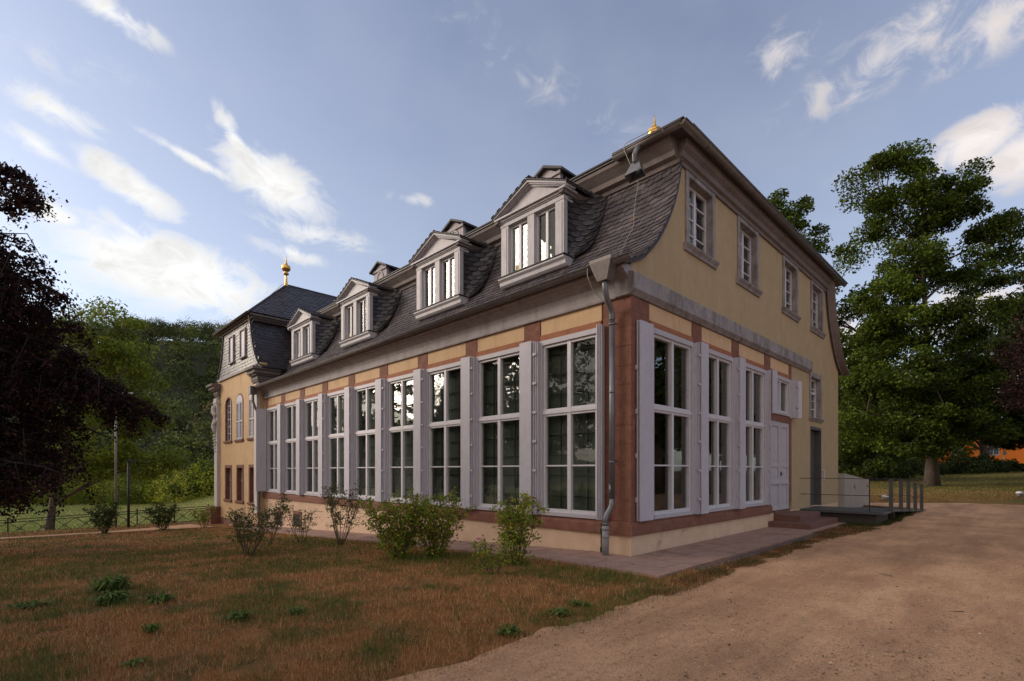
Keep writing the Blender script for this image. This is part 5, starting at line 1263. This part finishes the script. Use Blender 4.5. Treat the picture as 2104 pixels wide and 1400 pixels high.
tree('park_tree', 'paler open-crowned tree directly behind the right eaves of the house', pb, [pxblob(t, *b, 3.5) for b in bl], 19, .35, .30, 300, [(.07, .10, .012), (.09, .12, .015), (.05, .075, .011)], crown_r=1.5, nlimb=16, nclus=85, seed=4)
t = 50
bl = [(1598,440,36,40,1),(1625,505,36,48,1),(1600,570,60,50,.6)]
pb = at(1620, 1000, t); pb[2] = 0
tree('park_tree', 'tree top showing above the gable eaves behind the roof', pb, [pxblob(t, *b, 4) for b in bl], 24, .5, .27, 300, MAP, crown_r=1.15, nlimb=12, nclus=60, seed=5)
t = 62
for (bx, blobs, lb, sd) in ((2022, [(2020,820,75,75,1),(2060,720,70,60,1),(1960,850,60,60,.8),(2090,880,40,40,.5),(2040,600,80,70,.8)], 'dark tree with a straight trunk before the orange house', 6),
                    (2210, [(2170,700,90,110,1),(2200,820,100,90,1),(2120,880,50,30,.4)], 'dark tree at the right edge behind the copper-leaved branches', 7),
                    (1865, [(1820,900,90,60,1),(1770,830,80,80,1),(1900,840,90,60,1),(1740,930,60,40,.6)], 'dense dark tree filling the gap behind the maple trunk', 8)):
    pb = at(bx, 990, t); pb[2] = float(hz(pb[0], pb[1]))
    tree('park_tree', lb, pb, [pxblob(t, *b, 4.5) for b in blobs], 15, .45, .36, 330, DKG, crown_r=2.1, nlimb=12, nclus=130, seed=sd, leafm=LEAFD)
# copper beech twigs hanging in at the right edge
t = 22; pb = at(2330, 1000, t); pb[2] = 0
tree('copper_beech', 'dark copper-leaved branches hanging in at the right edge', pb, [pxblob(t, *b, 2.0) for b in [(2172,700,70,60,1),(2165,800,55,60,1),(2250,600,120,120,1.4),(2110,740,22,60,.4)]], 11, .4, .12, 330, BE, crown_r=.8, nlimb=14, nclus=90, seed=9, leafm=LEAFD, flat=.9)
# green tree on the left behind the fence
t = 30
bl = [(205,660,65,36,1),(170,720,80,50,1.2),(245,720,50,36,.9),(285,770,32,26,.5),(200,800,90,55,1.4),(270,850,50,40,.8),(190,890,110,55,1.4),(300,935,45,42,.8),(240,960,70,40,1.0),(140,960,60,50,.8)]
pb = at(99, 1082, 30); pb[2] = float(hz(pb[0], pb[1]))
tree('park_tree', 'yellow-green tree leaning over the iron fence on the left', pb, [pxblob(31, b[0], b[1], b[2], b[3], b[4], 2.2) for b in bl], 10.5, .22, .17, 320, YEL, crown_r=.95, nlimb=24, nclus=130, seed=10, lean=(1.2, -.3), bark=BARKL, flat=.55)

# weeping copper beech on the left
def weeping(name, base, label, arcs, lsize, seed, group='park trees'):
    random.seed(seed); base = Vector(base); o = empty(name, tuple(base), 0, label, 'tree', group); tr = MB(); br = MB()
    DB = mat('bark_dark', (.030, .022, .020), (.018, .013, .012), .95, 9); tr.tube([(0, 0, -.2), (.1, 0, 2), (0, .2, 5), (.2, .1, 8), (.1, .2, 11)], [.6, .48, .38, .24, .1], 10); tr.build('trunk', BARK, o, True)
    P = []; Cs = []
    for (tip, n_st, drop, zt) in arcs:
        tip = Vector(tip)-base; a = Vector((0, 0, max(3, min(10.5, tip.z+zt)))); L_ = branch_to(br, a, tip, .12, .02, n=12)
        for k in range(n_st):
            q = random.uniform(.35, 1)*(len(L_)-1); i = min(int(q), len(L_)-2); s = L_[i].lerp(L_[i+1], q-i)
            d = Vector((random.gauss(0, 1), random.gauss(0, 1), 0)); d = d.normalized()*random.uniform(.2, 1.0) if d.length else d
            e = s+d+Vector((0, 0, -drop*random.uniform(.35, 1.0)))
            Q = [s, s+d*.6+Vector((0, 0, .08)), s.lerp(e, .6)+d*.35, e]; br.tube(Q, [.018, .013, .009, .004], 4)
            m_ = 36
            for j in range(m_):
                u = j/m_; c = Q[0]*(1-u)**3+Q[1]*3*u*(1-u)**2+Q[2]*3*u*u*(1-u)+Q[3]*u**3
                for _ in range(5): P.append((c.x+random.gauss(0, .11), c.y+random.gauss(0, .11), c.z-abs(random.gauss(0, .12))))
        for j in range(len(L_)*16):
            c = L_[random.randrange(3, len(L_))]; P.append((c.x+random.gauss(0, .22), c.y+random.gauss(0, .22), c.z+random.gauss(0, .13)))
    br.build('branches', DB, o, True); P = np.array(P); n = len(P)
    leaves('crown', P, lsize*rng.uniform(.6, 1.25, n), lcol(n, BE, .25), LEAFD, o, up=.2, droop=.8); return o
bb = at(-430, 1100, 14.5); bb[2] = float(hz(bb[0], bb[1]))
arcs = []
rs = random.Random(4)
for (x, y, t, n_, dr, zt) in [(95,420,12,10,.5,1.5),(75,390,12,9,.5,1.2),(30,350,12.4,9,.6,1.2),(10,430,12.6,7,.5,1.0),
        (40,495,13,16,1.6,1.2),(90,545,13,16,1.8,1.2),(135,610,13.2,16,1.8,1.4),(60,600,14,16,2.2,1),(0,560,14,14,2.2,1),(150,670,13.6,16,1.7,1.4),(100,690,14.5,16,2.0,1.2),(30,680,14.5,14,2.2,1.0),
        (180,735,13.8,15,1.5,1.6),(215,790,14,15,1.2,2.0),(255,815,14,15,1.0,2.2),(300,845,14,16,.7,2.6),(312,858,14.2,8,.5,2.6),(170,800,15,16,1.8,1.2),(120,790,14,16,2.4,1),(60,790,14.6,16,2.6,.8),(0,760,13.4,14,2.4,.6),
        (130,880,14.4,14,1.9,.8),(75,900,14,14,1.9,.5),(20,880,14,16,2.1,.5),(-20,940,13,12,1.6,.3),(-60,500,13,16,2.2,1),(-80,650,14,16,2.4,1),(-120,800,13,16,2.4,.7),(225,900,15,7,.8,1.2),(185,930,15,7,.9,1.0),(110,960,14,7,.8,.6),(150,985,13.5,5,.6,.5),
        (20,960,13.2,16,1.5,.4),(70,985,13.6,14,1.2,.4),(120,930,14.6,14,1.8,.6),(-10,1000,12.6,12,1.0,.3),(50,930,14.5,16,2.0,.5),(95,830,14.5,16,2.4,.8),(-200,380,13,18,2,1.2),(-300,300,14,18,2,1.5),(-350,550,12,18,2.4,1)]:
    for k in range(2 if n_ > 12 else 1): arcs.append((at(x+rs.uniform(-14, 14)*(1 if k else 0), y+rs.uniform(0, 26)*(1 if k else 0), t+(1.3*k)), n_, dr, zt))
weeping('copper_beech', bb, 'weeping copper beech with dark purple foliage at the left edge', arcs, .105, 3)

# park trees to either side of the camera; most show as reflections in the glass
random.seed(12)
RT = [(-21, 4, 9), (-24, 14, 10), (-26, 27, 10), (-19, 44, 9), (-33, 35, 12), (-30, -6, 10), (-16, -11, 10)]  # last tree is unseen, added only to shade the left foreground
src = None
for i, (x, y, h_) in enumerate(RT):
    if i == 0:
        base = (x, y, 0); s = 1.0
        src = tree('reflection_shade_tree', 'tall leafy tree out of view, for window reflections and foreground shade', base, [((x, y, 9), (5.2, 5.2, 4.6), 1), ((x+2, y+1, 5), (4, 4, 2.5), .5)], 12, .4, .42, 90, MAP, group='trees reflected in the windows', crown_r=1.6, nlimb=12, nclus=75, seed=13)
        kids = [c for c in src.children]
    else:
        o = src.copy(); col.objects.link(o); o.location = (x, y, 0); o.rotation_euler.z = i*1.3; o.scale = (h_/9,)*3
        for c in kids:
            d = c.copy(); col.objects.link(d); d.parent = o
for i, (x, y) in enumerate([(24, -13), (32, -17), (40, -13.5), (50, -20), (62, -18), (14, -20)]):
    o = src.copy(); col.objects.link(o); o.location = (x, y, 0); o.rotation_euler.z = i*2.1; o.scale = (1.15,)*3
    for c in kids:
        d = c.copy(); col.objects.link(d); d.parent = o

# ================================================================== shrubs by the river, hedge, hill forest
def shrub(name, label, c, r, h, n, cols, cat='shrub', group=None, lsize=.4, spiky=False, leafm=None):
    z = float(hz(c[0], c[1])); o = empty(name, (c[0], c[1], z), 0, label, cat, group)
    v = unit(rng.normal(size=(n, 3))); v[:, 2] = np.abs(v[:, 2]); rad = rng.uniform(.5, 1, n)**.5
    lump = 1+.22*np.sin(v[:, 0]*7+c[0])+.18*np.sin(v[:, 1]*9+v[:, 2]*5)+(.28*np.maximum(0, rng.normal(size=n))*(v[:, 2] > .3) if spiky else 0)
    P = v*(rad*lump)[:, None]*np.array((r, r, h*.85)); 
    m = MB()
    for k in range(5): m.tube([(0, 0, -.1), (r*.3*math.cos(k*1.3), r*.3*math.sin(k*1.3), h*.5)], [.06, .02], 5)
    m.build('stems', BARK, o)
    leaves('foliage', P, lsize*rng.uniform(.5, 1.3, n), lcol(n, cols, .22), leafm or LEAF, o, up=.4, out=v*.6, aspect=.4 if spiky else .6)
    return o
YB = [(.34, .37, .03), (.27, .31, .028), (.42, .40, .035), (.17, .22, .022)]
for (x, y0, t, r, h_, c, lb, sp_) in ((372, 1040, 80, 5.2, 6.3, YB, 'bright yellow-green willow bush on the river bank', True), (420, 1040, 84, 3.4, 6.2, MAP, 'rounded green bush right of the yellow willow bush', False),
        (320, 1040, 82, 3.4, 4.6, YEL, 'low yellowish bush left of the yellow willow bush', True), (265, 1040, 80, 4.0, 5.4, YEL, 'olive bush behind the tall thin mast', True), (210, 1040, 82, 4.4, 5.8, YB, 'yellowish bank bush behind the leaning tree', True),
        (150, 1040, 80, 4.4, 5.4, YEL, 'olive bank bush behind the tree trunk', True), (90, 1042, 82, 4.4, 5.2, YEL, 'yellow-green bank bush behind the fence trunk', False), (30, 1042, 80, 4.6, 5.4, YB, 'yellowish bank bush at the far left', True), (-40, 1042, 80, 4.6, 5.4, YEL, 'olive bank bush partly outside the left edge', True), (455, 1040, 86, 3.2, 5.8, MAP, 'green bank bush half hidden by the pavilion', False)):
    p = at(x, y0, t); shrub('bank_bush', lb, p, r, h_, 5200, c, 'bush', 'bushes along the river bank', .34, sp_)
# dark clipped hedge line at the back of the right lawn
for i, (x, t, r, h_, lb) in enumerate(((1745, 50, 3.6, 3.4, 'dark hedge bush next to the concrete wall'), (1800, 52, 3.2, 2.6, 'dark hedge bush left of the maple trunk'), (1860, 56, 3.2, 2.2, 'low dark hedge bush just left of the maple trunk'), (1955, 58, 3.4, 2.6, 'low dark hedge bush just right of the maple trunk'), (2005, 60, 3.0, 2.3, 'dark hedge bush in front of the orange house'), (2068, 62, 1.9, 1.5, 'small clipped hedge bush below the orange wall'))):
    p = at(x, 1000, t); shrub('hedge_bush', lb, p, r, h_, 4200, DKG, 'bush', 'dark bushes behind the park lawn', .26)
# hill
def hill_z(x, y):
    s = sst(108, 330, np.asarray(y, float)); return -4+(4+np.clip(57+.25*np.asarray(x, float), 30, 92))*s**.92+3*np.sin(np.asarray(x)*.05)*s
hx = np.arange(-260, 520, 13.); hy = np.arange(104, 470, 11.); HX, HY = np.meshgrid(hx, hy); HZ = hill_z(HX, HY)-.15*np.maximum(0, HY-340)
me = bpy.data.meshes.new('hill'); idx = np.arange(HX.size).reshape(HX.shape)
me.from_pydata(np.stack([HX, HY, HZ], -1).reshape(-1, 3).tolist(), [], np.stack([idx[:-1, :-1], idx[:-1, 1:], idx[1:, 1:], idx[1:, :-1]], -1).reshape(-1, 4).tolist()); me.materials.append(mat('hill_floor', (.04, .045, .02), None, .95, .3)); me.update()
tag(bpy.data.objects.new('hill', me), kind='structure'); col.objects.link(bpy.data.objects['hill'])
PP_, CC_, OO_, SS_ = [], [], [], []
FC = np.array([(.075, .098, .028), (.058, .08, .024), (.095, .115, .03), (.045, .063, .02), (.12, .135, .035), (.10, .09, .04)])
for yy in np.arange(106, 345, 6.3):
    for xx in np.arange(-45, 125, 6.6):
        x = xx+rng.normal(scale=1.8); y = yy+rng.normal(scale=1.8); s_ = rng.uniform(.65, 1.45); z = float(hill_z(x, y))
        hh = rng.uniform(5, 9)*s_ if s_ < 1.2 else rng.uniform(8, 12); r = rng.uniform(2.9, 5.0)*s_**.6; n = 360
        v = unit(rng.normal(size=(n, 3))); v[:, 2] = np.where(v[:, 2] < -.3, -v[:, 2], v[:, 2]); rad = rng.uniform(.72, 1.05, n)
        lump = 1+.2*np.sin(v[:, 0]*5+x)+.2*np.sin(v[:, 1]*6+y+v[:, 2]*4)
        P = v*(rad*lump)[:, None]*np.array((r, r, r*rng.uniform(.8, 1.2)))+np.array((x, y, z+hh-r*.6)); PP_.append(P); OO_.append(v)
        c = FC[rng.choice(6, p=[.25, .25, .2, .15, .1, .05])]*rng.choice([.5, .75, 1.0, 1.2, 1.6]); CC_.append(np.repeat(c[None], n, 0)*rng.uniform(.8, 1.2, (n, 1))); SS_.append(rng.uniform(.35, .8, n))
P = np.concatenate(PP_); o = leaves('hill_forest', P, np.concatenate(SS_), np.concatenate(CC_), LEAFD, up=.3, out=np.concatenate(OO_)*2.4, aspect=.8); o['kind'] = 'stuff'
# a few bare and birch stems among the forest
m = MB()
for k in range(14):
    y = rng.uniform(110, 240); x = -8+(y+5)*rng.uniform(.12, .30); z = float(hill_z(x, y)); h_ = rng.uniform(7, 12); m.tube([(x, y, z), (x+rng.normal()*.4, y, z+h_)], [.16, .05], 4)
o = m.build('forest_stems', mat('grey_stem', (.12, .10, .075), None, .9, 3)); o['kind'] = 'stuff'

# ================================================================== far houses and road on the right
p = at(2040, 985, 78); OH = empty('orange_house', (p[0], p[1], float(hz(p[0], p[1]))), 0, 'bright orange house with white window behind the park trees', 'house')
rz = -R(44.5); OH.rotation_euler.z = rz
m = MB(); m.box(-9, 5.3, 0, 8, 1.2, 5.4); m.build('wall', ORANGE, OH)
m = MB(); m.box(-9.05, 5.35, -.05, 8, 0, 1.2); m.build('plinth', mat('grey_plinth', (.20, .19, .20), None, .9, 3), OH)
m = MB(); m.prism([(-9.5, -.6, 5.4), (-9.5, 8.6, 5.4), (-9.5, 4, 8.6)], [(5.9, -.6, 5.4), (5.9, 8.6, 5.4), (5.9, 4, 8.6)]); m.build('roof', REDROOF, OH)
for x in (-6.5, -.9):
    m = MB(); m.box(x, x+1.8, -.08, -.002, 2.5, 4.1); U = m.build('window', WHITER, OH); m = MB(); m.box(x+.12, x+.82, -.1, -.081, 2.65, 3.95); m.box(x+.95, x+1.68, -.1, -.081, 2.65, 3.95); m.build('pane', DOORG, U)
p = at(1870, 985, 95); PH = empty('pale_house', (p[0], p[1], float(hz(p[0], p[1]))), rz, 'pale low house glimpsed left of the maple trunk', 'house')
m = MB(); m.box(-6, 6, 0, 7, 0, 3.4); m.build('wall', WHITER, PH); m = MB(); m.prism([(-6.4, -.5, 3.4), (-6.4, 7.5, 3.4), (-6.4, 3.5, 6)], [(6.4, -.5, 3.4), (6.4, 7.5, 3.4), (6.4, 3.5, 6)]); m.build('roof', REDROOF, PH)
for x in (-3.8, 1.8):
    m = MB(); m.box(x, x+1.4, -.04, -.002, 1.1, 2.5); m.build('window', DOORG, PH)
m = MB(); pts = [at(2035, 982, 66), at(2260, 975, 66), at(2260, 975, 74), at(2045, 980, 74)]
m.poly([(q[0], q[1], float(hz(q[0], q[1]))+.35) for q in pts]); tag(m.build('road', ASPH), kind='structure')
p = at(2063, 980, 64); SG = empty('sign_post', (p[0], p[1], float(hz(p[0], p[1]))), rz, 'thin pale sign post beside the far road', 'sign post'); m = MB(); m.tube([(0, 0, 0), (0, 0, 2.6)], .05, 6); m.build('pole', WHITER, SG); m = MB(); m.tube([(-.0, -.07, 2.35), (0, -.04, 2.35)], .28, 12); m.build('sign_plate', WIRE, SG)
